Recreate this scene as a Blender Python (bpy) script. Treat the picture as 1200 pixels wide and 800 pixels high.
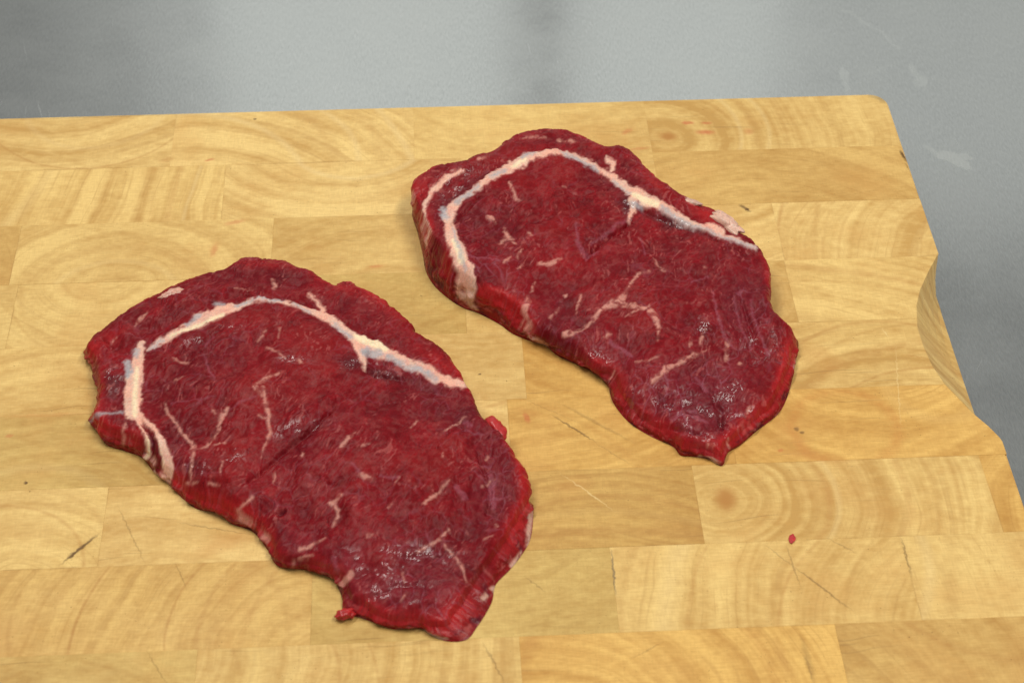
import bpy, bmesh, math, random
import numpy as np
from mathutils import Matrix, Vector, kdtree

random.seed(7)
rng = np.random.default_rng(7)
scene = bpy.context.scene
for o in list(bpy.data.objects):
    bpy.data.objects.remove(o, do_unlink=True)
COL = scene.collection

# ------------------------------------------------------------------ camera
FPX = 2200.0                                   # focal length in pixels of the 1200 x 800 photograph
CAM = np.array([0.0, -0.829322, 0.602173])
CM = np.array([[0.99853157, -0.05394521, 0.00496171],      # right
               [0.03323413, 0.68233653, 0.73028238],       # up
               [0.04278079, 0.72904511, -0.68312739]])     # forward
camd = bpy.data.cameras.new('camera')
cam = bpy.data.objects.new('camera', camd); COL.objects.link(cam)
camd.sensor_width = 36.0; camd.sensor_fit = 'HORIZONTAL'; camd.lens = 36.0 * FPX / 1200.0
camd.clip_start = 0.01; camd.clip_end = 50
mw = Matrix.Identity(4)
for i in range(3):
    mw[i][0] = CM[0][i]; mw[i][1] = CM[1][i]; mw[i][2] = -CM[2][i]; mw[i][3] = CAM[i]
cam.matrix_world = mw
camd.dof.use_dof = True; camd.dof.focus_distance = 0.89; camd.dof.aperture_fstop = 16.0
scene.camera = cam

# ------------------------------------------------------------------ light
w = bpy.data.worlds.new('World'); scene.world = w; w.use_nodes = True
bg = w.node_tree.nodes['Background']
bg.inputs['Color'].default_value = (0.98, 1.0, 0.965, 1); bg.inputs['Strength'].default_value = 0.28

def area(name, loc, target, sx, sy, power, color):
    d = bpy.data.lights.new(name, 'AREA'); d.shape = 'RECTANGLE'; d.size = sx; d.size_y = sy
    d.energy = power; d.color = color
    o = bpy.data.objects.new(name, d); COL.objects.link(o); o.location = loc
    v = Vector(target) - Vector(loc)
    o.rotation_euler = v.to_track_quat('-Z', 'Y').to_euler()
    return o
area('ceiling_lamp', (-0.50, 0.15, 1.5), (0, -0.2, 0), 1.1, 0.18, 13.6, (1.0, 0.97, 0.905))
area('ceiling_lamp', (0.72, -0.45, 1.5), (0, -0.2, 0), 1.1, 0.18, 14.6, (1.0, 0.97, 0.905))
# two bright windows behind the table, reflected in the steel with a dark post between them; dim side strips added to grade the reflection
WIN = (0.96, 1.0, 0.96)
for x0, x1, zc, hh, lum in ((-0.40, -0.31, 0.62, 0.62, 0.10), (-0.31, -0.225, 0.62, 0.62, 0.26), (-0.225, 0.108, 0.62, 0.62, 0.52), (0.152, 0.40, 0.60, 0.56, 0.50), (0.40, 0.82, 0.56, 0.46, 0.30)):
    area('window_lamp', ((x0 + x1) / 2, 0.90, zc), ((x0 + x1) / 2, 0.0, zc - 0.06), x1 - x0, hh, math.pi * (x1 - x0) * hh * lum, WIN)

scene.view_settings.view_transform = 'Standard'; scene.view_settings.look = 'None'
scene.view_settings.exposure = 0.03; scene.view_settings.gamma = 1.0
scene.view_settings.use_curve_mapping = False
scene.render.engine = 'CYCLES'
scene.render.resolution_x = 1024; scene.render.resolution_y = 682

# ------------------------------------------------------------------ helpers
def back(px, py, z=0.0):
    d = ((px - 600.0) / FPX) * CM[0] - ((py - 400.0) / FPX) * CM[1] + CM[2]
    return CAM + d * ((z - CAM[2]) / d[2])
def backv(P, z):
    P = np.asarray(P, float); z = np.broadcast_to(np.asarray(z, float), (len(P),))
    d = ((P[:, 0:1] - 600) / FPX) * CM[0] - ((P[:, 1:2] - 400) / FPX) * CM[1] + CM[2]
    return CAM + d * ((z - CAM[2]) / d[:, 2])[:, None]
def project(P):
    q = (P - CAM) @ CM.T
    return np.stack([600 + FPX * q[:, 0] / q[:, 2], 400 - FPX * q[:, 1] / q[:, 2]], 1)

def _hash(ix, iy, s):
    h = (ix.astype(np.int64) * 374761393 + iy.astype(np.int64) * 668265263 + s * 1442695041) & 0xFFFFFFFF
    h = ((h ^ (h >> 13)) * 1274126177) & 0xFFFFFFFF
    return ((h ^ (h >> 16)) & 0xFFFFFF) / float(0x1000000)
def vnoise(x, y, s=0):
    ix = np.floor(x); iy = np.floor(y); fx = x - ix; fy = y - iy
    fx = fx * fx * fx * (fx * (fx * 6 - 15) + 10); fy = fy * fy * fy * (fy * (fy * 6 - 15) + 10)
    a = _hash(ix, iy, s); b = _hash(ix + 1, iy, s); c = _hash(ix, iy + 1, s); d = _hash(ix + 1, iy + 1, s)
    return (a + (b - a) * fx) * (1 - fy) + (c + (d - c) * fx) * fy
def fbm(x, y, s=0, o=4):
    v = 0; a = 0.5; t = 0
    for i in range(o):
        v = v + a * vnoise(x * 2 ** i + 17.3 * i, y * 2 ** i - 9.1 * i, s + i); t += a; a *= 0.5
    return v / t
def worley(x, y, s=0):
    ix = np.floor(x); iy = np.floor(y)
    f1 = np.full(x.shape, 9.0); f2 = np.full(x.shape, 9.0); idv = np.zeros(x.shape)
    for dx in (-1, 0, 1):
        for dy in (-1, 0, 1):
            cx = ix + dx; cy = iy + dy
            d = np.hypot(cx + _hash(cx, cy, s) - x, cy + _hash(cx, cy, s + 5) - y)
            m = d < f1
            f2 = np.where(m, f1, np.minimum(f2, d)); idv = np.where(m, _hash(cx, cy, s + 9), idv); f1 = np.where(m, d, f1)
    return f1, f2, idv
def sstep(a, b, x):
    t = np.clip((x - a) / (b - a), 0, 1); return t * t * (3 - 2 * t)

class NT:
    """small helper that writes node trees"""
    def __init__(s, name):
        s.m = bpy.data.materials.new(name); s.m.use_nodes = True
        s.t = s.m.node_tree; s.b = s.t.nodes['Principled BSDF']
    def n(s, typ, ins=None, **kw):
        nd = s.t.nodes.new(typ)
        for k, v in kw.items(): setattr(nd, k, v)
        for k, v in (ins or {}).items():
            if hasattr(v, 'is_linked') or isinstance(v, bpy.types.NodeSocket): s.t.links.new(v, nd.inputs[k])
            else: nd.inputs[k].default_value = v
        return nd
    def math(s, op, a, b=0.0, clamp=False):
        return s.n('ShaderNodeMath', {0: a, 1: b}, operation=op, use_clamp=clamp).outputs[0]
    def rng(s, v, a, b, c=0.0, d=1.0, smooth=True):
        return s.n('ShaderNodeMapRange', {0: v, 1: a, 2: b, 3: c, 4: d}, interpolation_type='SMOOTHSTEP' if smooth else 'LINEAR').outputs[0]
    def mix(s, f, a, b, blend='MIX'):
        nd = s.n('ShaderNodeMix', {0: f}, data_type='RGBA', blend_type=blend)
        for i, v in ((6, a), (7, b)):
            if isinstance(v, bpy.types.NodeSocket): s.t.links.new(v, nd.inputs[i])
            else: nd.inputs[i].default_value = (*v, 1) if len(v) == 3 else v
        return nd.outputs[2]
    def noise(s, vec, scale, detail=2.0, rough=0.5, dim='3D', w=None):
        ins = {'Scale': scale, 'Detail': detail, 'Roughness': rough}
        if dim == '1D': ins['W'] = w
        else: ins['Vector'] = vec
        return s.n('ShaderNodeTexNoise', ins, noise_dimensions=dim).outputs[0]
    def mapping(s, vec, loc=(0, 0, 0), rot=(0, 0, 0), sc=(1, 1, 1), typ='POINT'):
        return s.n('ShaderNodeMapping', {0: vec, 1: loc, 2: rot, 3: sc}, vector_type=typ).outputs[0]
    def set(s, k, v):
        if isinstance(v, bpy.types.NodeSocket): s.t.links.new(v, s.b.inputs[k])
        else: s.b.inputs[k].default_value = v

def ellipse(nt, vec, mark, z=0.0):
    """0 at the middle of a drawn mark, 1 at its rim (board coordinates)"""
    x1, y1, x2, y2, wd = mark[:5]
    a = back(x1, y1, z); b = back(x2, y2, z); c = (a + b) / 2; d = b - a
    L = max(np.hypot(d[0], d[1]) / 2, 1e-4); ang = math.atan2(d[1], d[0]); hw = wd / 2 / 2000.0 * (0.72 if wd < 3.5 else 1.0)
    v = nt.mapping(vec, (c[0], c[1], 0), (0, 0, ang), (L, hw, 1.0), 'TEXTURE')
    v = nt.mapping(v, sc=(1, 1, 0))
    return nt.n('ShaderNodeVectorMath', {0: v}, operation='LENGTH').outputs['Value']

def obj(name, me, mat=None, parent=None):
    o = bpy.data.objects.new(name, me); COL.objects.link(o)
    if mat: me.materials.append(mat)
    if parent: o.parent = parent
    return o
def tag(o, label, cat, group=None):
    o['label'] = label; o['category'] = cat
    if group: o['group'] = group

# ------------------------------------------------------------------ steel table
TZ = -0.042
def steel_material():
    nt = NT('brushed_steel')
    tc = nt.n('ShaderNodeTexCoord').outputs['Object']
    wob = nt.noise(tc, 6, 2)
    fine = nt.noise(nt.mapping(tc, rot=(0, 0, 0.5), sc=(1500, 260, 1)), 1.0, 3, 0.6)
    fine2 = nt.noise(nt.mapping(tc, rot=(0, 0, -0.9), sc=(1100, 240, 1)), 1.0, 3, 0.6)
    clouds = nt.noise(tc, 22, 4, 0.6)
    # short curved swirl scratches
    warp = nt.n('ShaderNodeVectorMath', {0: tc, 1: nt.n('ShaderNodeTexNoise', {'Vector': tc, 'Scale': 9.0, 'Detail': 1.0}).outputs['Color']}, operation='MULTIPLY_ADD')
    warp.inputs[1].default_value = (1, 1, 1)
    tw = nt.n('ShaderNodeVectorMath', {0: nt.n('ShaderNodeTexNoise', {'Vector': tc, 'Scale': 14.0, 'Detail': 1.0}).outputs['Color'], 3: 0.05}, operation='SCALE').outputs[0]
    tv = nt.n('ShaderNodeVectorMath', {0: tc, 1: tw}, operation='ADD').outputs[0]
    sc1 = nt.noise(nt.mapping(tv, rot=(0, 0, 1.1), sc=(900, 22, 1)), 1.0, 1, 0.5)
    sc1 = nt.rng(sc1, 0.70, 0.80)
    sc2 = nt.noise(nt.mapping(tv, rot=(0, 0, -0.5), sc=(700, 18, 1)), 1.0, 1, 0.5)
    sc2 = nt.rng(sc2, 0.71, 0.80)
    scr = nt.math('MULTIPLY', nt.math('MAXIMUM', sc1, sc2), nt.rng(clouds, 0.42, 0.62))
    smudge = None
    dv = nt.n('ShaderNodeVectorMath', {0: nt.n('ShaderNodeTexNoise', {'Vector': tc, 'Scale': 110.0, 'Detail': 3.0}).outputs['Color'], 3: 0.011}, operation='SCALE').outputs[0]
    dvv = nt.n('ShaderNodeVectorMath', {0: nt.n('ShaderNodeVectorMath', {0: tc, 1: dv}, operation='ADD').outputs[0], 1: (0.0055, 0.0055, 0.0055)}, operation='SUBTRACT').outputs[0]
    for mk in [(1098, 176, 1142, 200, 22, .8), (1082, 170, 1120, 192, 9, .6), (1116, 182, 1140, 186, 12, .7), (1062, 74, 1086, 104, 16, .6), (1074, 92, 1080, 102, 18, .5),
               (988, 78, 992, 110, 12, .55), (985, 10, 1040, 42, 5, .5), (1030, 34, 1056, 62, 5, .4), (1060, 84, 1110, 96, 5, .35), (850, 60, 905, 78, 12, .25), (1010, 90, 1060, 70, 6, .25)]:
        e = nt.rng(ellipse(nt, dvv, mk, TZ), 0.75, 1.05, mk[5], 0.0)
        smudge = e if smudge is None else nt.math('MAXIMUM', smudge, e)
    f = nt.math('MULTIPLY', nt.math('ADD', fine, fine2), 0.5)
    base = nt.mix(nt.rng(f, 0.3, 0.7), (0.50, 0.51, 0.50), (0.64, 0.65, 0.64))
    base = nt.mix(nt.math('MULTIPLY', nt.rng(clouds, 0.35, 0.7), 0.25), base, (0.70, 0.71, 0.69))
    base = nt.mix(nt.math('MULTIPLY', scr, 0.35), base, (0.85, 0.86, 0.85))
    base = nt.mix(nt.math('MULTIPLY', smudge, 0.24), base, (0.80, 0.84, 0.80))
    nt.set('Base Color', base)
    nt.set('Metallic', nt.math('SUBTRACT', 0.93, nt.math('MULTIPLY', smudge, 0.15)))
    r = nt.math('ADD', nt.rng(clouds, 0.3, 0.7, 0.16, 0.22), nt.math('MULTIPLY', nt.math('ADD', smudge, scr), 0.14))
    nt.set('Roughness', r)
    bmp = nt.n('ShaderNodeBump', {'Strength': 0.04, 'Distance': 0.0002, 'Height': nt.math('ADD', f, nt.math('MULTIPLY', scr, 0.6))})
    nt.set('Normal', bmp.outputs[0])
    return nt.m
def slab(x0, x1, y0, y1, z0, z1, bev):
    bm = bmesh.new()
    r = bmesh.ops.create_cube(bm, size=1)
    bmesh.ops.scale(bm, vec=(x1 - x0, y1 - y0, z1 - z0), verts=bm.verts)
    bmesh.ops.translate(bm, vec=((x0 + x1) / 2, (y0 + y1) / 2, (z0 + z1) / 2), verts=bm.verts)
    bmesh.ops.bevel(bm, geom=list(bm.edges), offset=bev, segments=3, affect='EDGES')
    me = bpy.data.meshes.new('slab'); bm.to_mesh(me); bm.free(); return me
table = obj('table', slab(-1.3, 1.3, -0.75, 0.55, TZ - 0.03, TZ, 0.004), steel_material())
table['kind'] = 'structure'; table['label'] = 'brushed stainless steel table top under the wooden board'

# ------------------------------------------------------------------ cutting board
EDGE_X = 0.2522; ROW = 0.045; THICK = 0.04
DARK = (0.10, 0.045, 0.012); RED = (0.50, 0.06, 0.025); ORG = (0.55, 0.24, 0.06); PALE = (0.79, 0.59, 0.26); KNOT = (0.44, 0.20, 0.045); GREY = (0.10, 0.085, 0.06)
# marks on the wood: x1, y1, x2, y2, width in photo pixels, strength, colour
MARKS = [(70, 662, 117, 624, 4, .85, DARK), (78, 655, 90, 645, 6, .5, DARK), (136, 588, 172, 664, 2.2, .4, DARK), (203, 611, 305, 628, 2.4, .45, DARK), (205, 656, 219, 691, 2.2, .4, DARK),
         (645, 485, 701, 520, 3.4, .8, DARK), (695, 517, 745, 548, 1.8, .3, DARK), (600, 462, 690, 500, 1.6, .25, DARK), (652, 470, 745, 520, 4, .25, DARK),
         (655, 553, 722, 600, 2.2, .6, PALE), (920, 636, 939, 690, 2.6, .45, DARK), (895, 636, 932, 666, 2, .4, DARK), (926, 660, 1003, 718, 3.2, .6, DARK),
         (965, 628, 1008, 650, 2.2, .4, DARK), (1055, 626, 1069, 677, 3.2, .65, DARK), (716, 641, 722, 700, 3.0, .65, GREY), (866, 239, 880, 249, 6, .7, DARK), (873, 244, 878, 247, 5, .9, DARK),
         (1049, 400, 1056, 505, 2, .4, PALE), (1033, 383, 1042, 397, 2, .5, PALE), (613, 674, 641, 694, 2, .4, DARK), (738, 772, 780, 750, 2, .35, DARK),
         (564, 749, 594, 804, 2.8, .5, DARK), (171, 760, 198, 806, 2.2, .4, DARK), (938, 740, 956, 806, 7, .25, DARK), (944, 765, 953, 802, 3, .35, DARK), (905, 740, 930, 804, 12, .35, KNOT),
         (1083, 428, 1108, 432, 3, .5, KNOT), (1055, 415, 1092, 420, 3, .55, KNOT), (1035, 462, 1100, 448, 2, .3, KNOT),
         (812, 155, 840, 155, 11, 1.0, RED), (797, 144, 815, 144, 7, .9, RED), (820, 144, 835, 144, 6, .7, RED), (870, 154, 885, 154, 16, .45, RED), (728, 158, 742, 150, 8, .35, RED), (735, 176, 765, 172, 6, .35, RED),
         (259, 264, 292, 257, 9, .45, RED), (246, 304, 256, 280, 14, .5, ORG), (248, 302, 254, 284, 7, .35, RED), (420, 316, 460, 310, 10, .40, ORG), (430, 312, 450, 312, 5, .3, RED), (614, 482, 620, 496, 7, .45, RED), (600, 476, 640, 490, 10, .25, ORG),
         (184, 191, 206, 184, 10, .5, KNOT), (238, 189, 252, 186, 4, .55, RED), (-5, 489, 110, 484, 7, .45, ORG), (220, 650, 300, 625, 26, .35, ORG), (5, 512, 18, 509, 5, .45, RED), (912, 526, 918, 530, 6, .6, RED),
         (905, 528, 1000, 540, 18, .5, ORG), (940, 400, 985, 440, 40, .25, ORG), (640, 580, 700, 560, 30, .2, ORG), (690, 470, 740, 510, 24, .25, ORG), (925, 498, 950, 540, 12, .45, ORG), (905, 505, 935, 500, 30, .28, ORG), (930, 500, 936, 504, 5, .6, DARK), (938, 505, 942, 509, 4, .6, DARK), (560, 480, 600, 468, 6, .4, KNOT),
         (769, 160, 797, 160, 22, .95, KNOT), (774, 160, 792, 160, 14, .5, KNOT), (834, 584, 868, 584, 38, .9, KNOT), (840, 584, 860, 584, 24, .45, KNOT), (27, 566, 33, 565, 4, .9, DARK), (34, 576, 37, 576, 3, .8, DARK), (297, 139, 300, 140, 4, .8, DARK), (561, 438, 564, 439, 4, .8, DARK), (593, 446, 595, 446, 3, .7, DARK), (492, 346, 495, 347, 3, .6, DARK),
         (470, 121, 745, 116, 5, .5, DARK), (0, 141, 250, 133, 3, .35, DARK), (780, 115, 830, 114, 5, .5, KNOT), (1030, 112, 1040, 122, 14, .4, GREY), (1054, 175, 1063, 190, 5, .9, DARK), (1060, 190, 1066, 200, 3, .6, DARK), (1015, 112, 1036, 116, 9, .35, GREY),
         (1062, 184, 1100, 290, 3, .25, DARK), (930, 590, 970, 560, 60, .12, ORG)]

TANC = (0.47, 0.245, 0.06)
# growth rings that stand out: three photo points on the ring, width, strength, colour
ARCS = [((0, 168), (85, 197), (203, 162), 3.5, .5, KNOT), ((60, 165), (110, 172), (160, 160), 8, .25, PALE), ((262, 137), (315, 155), (350, 188), 9, .5, PALE), ((380, 130), (405, 150), (420, 188), 8, .5, PALE), ((445, 130), (465, 155), (482, 185), 9, .5, PALE),
        ((365, 140), (385, 165), (395, 190), 16, .35, TANC), ((420, 135), (440, 160), (450, 186), 14, .3, TANC), ((847, 120), (868, 150), (867, 176), 6, .5, PALE), ((880, 118), (902, 150), (900, 175), 6, .45, PALE), ((865, 120), (885, 150), (883, 175), 10, .35, TANC), ((905, 118), (922, 150), (920, 175), 8, .3, TANC),
        ((178, 195), (172, 225), (160, 258), 20, .4, TANC), ((212, 196), (205, 225), (197, 257), 9, .4, KNOT), ((190, 196), (183, 225), (175, 257), 8, .3, TANC), ((236, 195), (226, 225), (214, 258), 5, .55, PALE), ((130, 197), (122, 225), (110, 258), 14, .25, TANC), ((60, 200), (40, 230), (10, 262), 16, .3, PALE),
        ((360, 197), (400, 209), (470, 197), 8, .6, PALE), ((330, 197), (400, 218), (480, 203), 4, .35, TANC), ((310, 200), (400, 230), (480, 216), 10, .2, TANC), ((60, 310), (140, 290), (215, 305), 12, .3, TANC), ((80, 322), (140, 306), (190, 318), 8, .3, PALE),
        ((916, 238), (912, 270), (908, 303), 5, .65, KNOT), ((922, 238), (919, 270), (914, 303), 10, .3, TANC), ((958, 238), (955, 270), (954, 303), 7, .45, TANC), ((1005, 238), (988, 265), (983, 303), 4, .35, TANC), ((975, 238), (967, 270), (965, 303), 4, .25, TANC), ((1085, 260), (1080, 280), (1079, 300), 3, .35, TANC),
        ((925, 312), (1000, 318), (1075, 333), 11, .45, KNOT), ((935, 330), (1010, 332), (1072, 345), 5, .3, TANC), ((15, 345), (22, 380), (50, 405), 4, .3, TANC), ((25, 345), (40, 385), (80, 405), 8, .25, TANC),
        ((937, 403), (982, 382), (1040, 376), 5, .45, KNOT), ((960, 415), (1010, 390), (1060, 380), 4, .3, TANC), ((945, 455), (995, 422), (1055, 405), 14, .45, KNOT), ((1000, 453), (1040, 437), (1090, 431), 4, .6, KNOT), ((960, 455), (1000, 440), (1060, 428), 12, .3, TANC),
        ((30, 415), (70, 425), (105, 455), 12, .25, TANC), ((0, 555), (55, 548), (112, 566), 12, .3, PALE), ((0, 525), (60, 520), (130, 540), 9, .25, TANC), ((928, 498), (945, 528), (985, 545), 13, .45, ORG), ((960, 470), (1000, 520), (1120, 530), 16, .22, TANC), ((1040, 460), (1070, 485), (1120, 490), 16, .35, PALE),
        ((600, 485), (680, 515), (800, 545), 16, .3, TANC), ((640, 475), (700, 505), (745, 540), 8, .25, KNOT), ((0, 594), (50, 599), (87, 625), 4, .45, KNOT), ((60, 576), (100, 590), (118, 612), 7, .3, TANC), ((130, 650), (200, 632), (290, 628), 10, .25, TANC),
        ((622, 575), (720, 570), (815, 578), 10, .3, TANC), ((650, 590), (760, 585), (820, 597), 8, .35, KNOT), ((622, 630), (720, 622), (820, 628), 12, .4, KNOT), ((630, 606), (720, 600), (820, 612), 10, .2, PALE), ((953, 545), (971, 580), (962, 628), 7, .5, KNOT), ((935, 545), (957, 580), (948, 628), 22, .25, TANC), ((966, 545), (982, 585), (974, 628), 7, .45, PALE),
        ((1005, 541), (1022, 585), (1017, 625), 44, .35, TANC), ((1050, 540), (1066, 585), (1062, 622), 9, .4, KNOT), ((1080, 538), (1100, 580), (1098, 622), 6, .35, TANC), ((1112, 537), (1125, 580), (1123, 620), 5, .25, TANC), ((870, 550), (900, 585), (880, 625), 6, .2, TANC),
        ((128, 664), (97, 710), (80, 758), 3, .6, KNOT), ((240, 660), (205, 705), (192, 755), 3, .5, KNOT), ((300, 660), (265, 710), (245, 755), 16, .3, TANC), ((40, 667), (25, 690), (10, 755), 5, .35, TANC), ((110, 664), (65, 710), (50, 757), 8, .25, TANC), ((275, 662), (245, 705), (230, 756), 5, .35, KNOT), ((330, 664), (300, 710), (280, 756), 6, .25, KNOT),
        ((962, 630), (935, 660), (912, 722), 4, .45, KNOT), ((948, 632), (920, 665), (902, 724), 8, .25, TANC), ((1022, 630), (1003, 660), (990, 722), 4, .4, TANC), ((800, 637), (785, 680), (780, 740), 22, .45, PALE), ((745, 642), (738, 690), (735, 742), 14, .25, TANC), ((830, 637), (812, 680), (805, 738), 4, .3, KNOT), ((1075, 625), (1085, 650), (1085, 715), 12, .45, PALE), ((1110, 625), (1115, 660), (1112, 715), 14, .25, TANC),
        ((390, 758), (395, 775), (396, 802), 4, .4, KNOT), ((432, 757), (440, 780), (445, 802), 3, .35, KNOT), ((272, 760), (280, 780), (283, 802), 4, .3, TANC), ((500, 755), (515, 780), (525, 805), 6, .3, TANC), ((1060, 728), (1100, 750), (1190, 772), 9, .35, KNOT), ((1000, 732), (1060, 770), (1140, 805), 12, .3, TANC), ((880, 740), (900, 770), (910, 805), 14, .4, KNOT)]

def circle3(a, b, c):
    (ax, ay), (bx, by), (cx, cy) = [back(*p)[:2] for p in (a, b, c)]
    d = 2 * (ax * (by - cy) + bx * (cy - ay) + cx * (ay - by))
    ux = ((ax * ax + ay * ay) * (by - cy) + (bx * bx + by * by) * (cy - ay) + (cx * cx + cy * cy) * (ay - by)) / d
    uy = ((ax * ax + ay * ay) * (cx - bx) + (bx * bx + by * by) * (ax - cx) + (cx * cx + cy * cy) * (bx - ax)) / d
    return ux, uy, math.hypot(ax - ux, ay - uy)

def wood_material(name, box, ring, tint, spacing, contrast, seed, marks, arcs=()):
    nt = NT(name)
    tc = nt.n('ShaderNodeTexCoord').outputs['Object']
    flat = nt.mapping(tc, (0, 0, seed * 0.37), sc=(1, 1, 0.15))
    c = back(*ring)
    # wandering ring distance
    wn = nt.n('ShaderNodeTexNoise', {'Vector': flat, 'Scale': 16.0, 'Detail': 2.0, 'Roughness': 0.5}).outputs['Color']
    wv = nt.n('ShaderNodeVectorMath', {0: nt.n('ShaderNodeVectorMath', {0: wn, 1: (.5, .5, .5)}, operation='SUBTRACT').outputs[0], 3: 0.016}, operation='SCALE').outputs[0]
    pv = nt.n('ShaderNodeVectorMath', {0: tc, 1: wv}, operation='ADD').outputs[0]
    dv = nt.mapping(nt.n('ShaderNodeVectorMath', {0: pv, 1: (float(c[0]), float(c[1]), 0)}, operation='SUBTRACT').outputs[0], sc=(1, 1, 0))
    r = nt.n('ShaderNodeVectorMath', {0: dv}, operation='LENGTH').outputs['Value']
    rw = nt.math('ADD', nt.math('MULTIPLY', r, 1.0 / spacing), seed * 3.17)
    band = nt.noise(None, 1.0, 2.0, 0.55, '1D', rw)
    fineb = nt.noise(None, 4.5, 1.0, 0.5, '1D', rw)
    lines = nt.noise(None, 1.3, 0.0, 0.5, '1D', nt.math('ADD', rw, 31.7))
    lines = nt.rng(nt.math('ABSOLUTE', nt.math('SUBTRACT', lines, 0.5)), 0.0, 0.035, 1.0, 0.0)
    patchy = nt.noise(flat, 28, 3, 0.6)
    big = nt.noise(flat, 11, 2, 0.5)
    lines = nt.math('MULTIPLY', lines, nt.rng(patchy, 0.40, 0.62))
    light = (0.80 * tint[0], 0.548 * tint[1], 0.185 * tint[2]); tan = (0.52 * tint[0], 0.292 * tint[1], 0.073 * tint[2])
    f = nt.math('ADD', nt.math('MULTIPLY', nt.math('SUBTRACT', band, 0.5), 1.5 * contrast), nt.math('MULTIPLY', nt.math('SUBTRACT', fineb, 0.5), 0.38 * contrast))
    f = nt.math('ADD', f, nt.math('MULTIPLY', nt.math('SUBTRACT', big, 0.5), 1.9))
    mott = nt.noise(nt.mapping(tc, (0, 0, seed), sc=(150, 260, 1)), 1.0, 4, 0.65)
    f = nt.math('ADD', f, nt.math('MULTIPLY', nt.math('SUBTRACT', mott, 0.5), 1.3))
    f = nt.math('ADD', f, 0.43, True)
    col = nt.mix(f, light, tan)
    col = nt.mix(nt.math('MULTIPLY', lines, 0.26 * min(1.0, contrast)), col, (0.36 * tint[0], 0.18 * tint[1], 0.045 * tint[2]))
    hue = nt.noise(nt.mapping(tc, (3.1 * seed, 0, 0), sc=(1, 1, .1)), 19, 4, 0.6)
    col = nt.mix(nt.rng(hue, 0.48, 0.72, 0.0, 0.42), col, (0.60, 0.315, 0.085))
    wn2 = nt.n('ShaderNodeVectorMath', {0: wv, 3: 0.30}, operation='SCALE').outputs[0]
    pa = nt.n('ShaderNodeVectorMath', {0: tc, 1: wn2}, operation='ADD').outputs[0]
    for (p1, p2, p3, wd, stg, acol) in arcs:
        ux, uy, rr = circle3(p1, p2, p3)
        ad = nt.mapping(nt.n('ShaderNodeVectorMath', {0: pa, 1: (ux, uy, 0)}, operation='SUBTRACT').outputs[0], sc=(1, 1, 0))
        al = nt.n('ShaderNodeVectorMath', {0: ad}, operation='LENGTH').outputs['Value']
        ae = nt.rng(nt.math('ABSOLUTE', nt.math('SUBTRACT', al, rr)), 0.0, wd / 2 / 2000 * 1.5, stg * (0.7 if acol == PALE else 0.9), 0.0)
        ae = nt.math('MULTIPLY', ae, nt.rng(mott, 0.3, 0.62, 0.6, 1.0))
        col = nt.mix(ae, col, tuple(acol[i] * tint[i] for i in range(3)))
    # fine saw weave across the face and pores
    weave = nt.noise(nt.mapping(tc, (seed, seed, 0), sc=(140, 1500, 1)), 1.0, 2, 0.6)
    weave2 = nt.noise(nt.mapping(tc, (seed, seed, 0), sc=(1300, 160, 1)), 1.0, 2, 0.6)
    weave = nt.math('ADD', nt.math('MULTIPLY', weave, 0.65), nt.math('MULTIPLY', weave2, 0.35))
    col = nt.mix(nt.rng(weave, 0.35, 0.66, 0.0, 0.34), col, (0.43 * tint[0], 0.25 * tint[1], 0.07 * tint[2]))
    pore = nt.noise(nt.mapping(tc, sc=(1, 1, 0.1)), 1050, 1, 0.5)
    pm = nt.math('MULTIPLY', nt.rng(pore, 0.71, 0.77), nt.rng(nt.noise(flat, 40, 3, 0.6), 0.45, 0.60))
    col = nt.mix(nt.math('MULTIPLY', pm, 0.75), col, (0.20, 0.095, 0.022))
    # fine criss-cross knife scoring
    kv = nt.n('ShaderNodeVectorMath', {0: tc, 1: wv}, operation='ADD').outputs[0]
    score = None
    for a, sx in ((0.62, 700), (-0.5, 620), (0.15, 800)):
        k = nt.rng(nt.noise(nt.mapping(kv, (seed * .1, a, 0), (0, 0, a), (16, sx, 1)), 1.0, 0, 0.5), 0.775, 0.83)
        score = k if score is None else nt.math('MAXIMUM', score, k)
    score = nt.math('MULTIPLY', score, nt.rng(big, 0.42, 0.65))
    col = nt.mix(nt.math('MULTIPLY', score, 0.42), col, (0.28, 0.15, 0.04))
    mh = None
    jv = nt.n('ShaderNodeVectorMath', {0: nt.n('ShaderNodeTexNoise', {'Vector': tc, 'Scale': 420.0, 'Detail': 2.0}).outputs['Color'], 3: 0.0022}, operation='SCALE').outputs[0]
    jv = nt.n('ShaderNodeVectorMath', {0: nt.n('ShaderNodeVectorMath', {0: tc, 1: jv}, operation='ADD').outputs[0], 1: (0.0011, 0.0011, 0.0011)}, operation='SUBTRACT').outputs[0]
    for mk in marks:
        soft = mk[6] in (ORG, KNOT) or mk[4] > 8
        e = nt.rng(ellipse(nt, jv, mk), 0.15 if soft else 0.35, 1.15, mk[5] * (0.75 if mk[6] == DARK and mk[4] < 4 else 1.0), 0.0)
        if mk[6] in (RED, ORG): e = nt.math('MULTIPLY', e, nt.rng(patchy, 0.25, 0.6, 0.55, 1.0))
        col = nt.mix(e, col, mk[6])
        if mk[6] in (DARK, GREY) and mk[4] < 7: mh = e if mh is None else nt.math('MAXIMUM', mh, e)
    # grime in the glue joints
    sep = nt.n('ShaderNodeSeparateXYZ', {0: tc})
    x0, x1, y0, y1 = box
    dx = nt.math('MINIMUM', nt.math('SUBTRACT', sep.outputs[0], x0), nt.math('SUBTRACT', x1, sep.outputs[0]))
    dy = nt.math('MINIMUM', nt.math('SUBTRACT', sep.outputs[1], y0), nt.math('SUBTRACT', y1, sep.outputs[1]))
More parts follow.
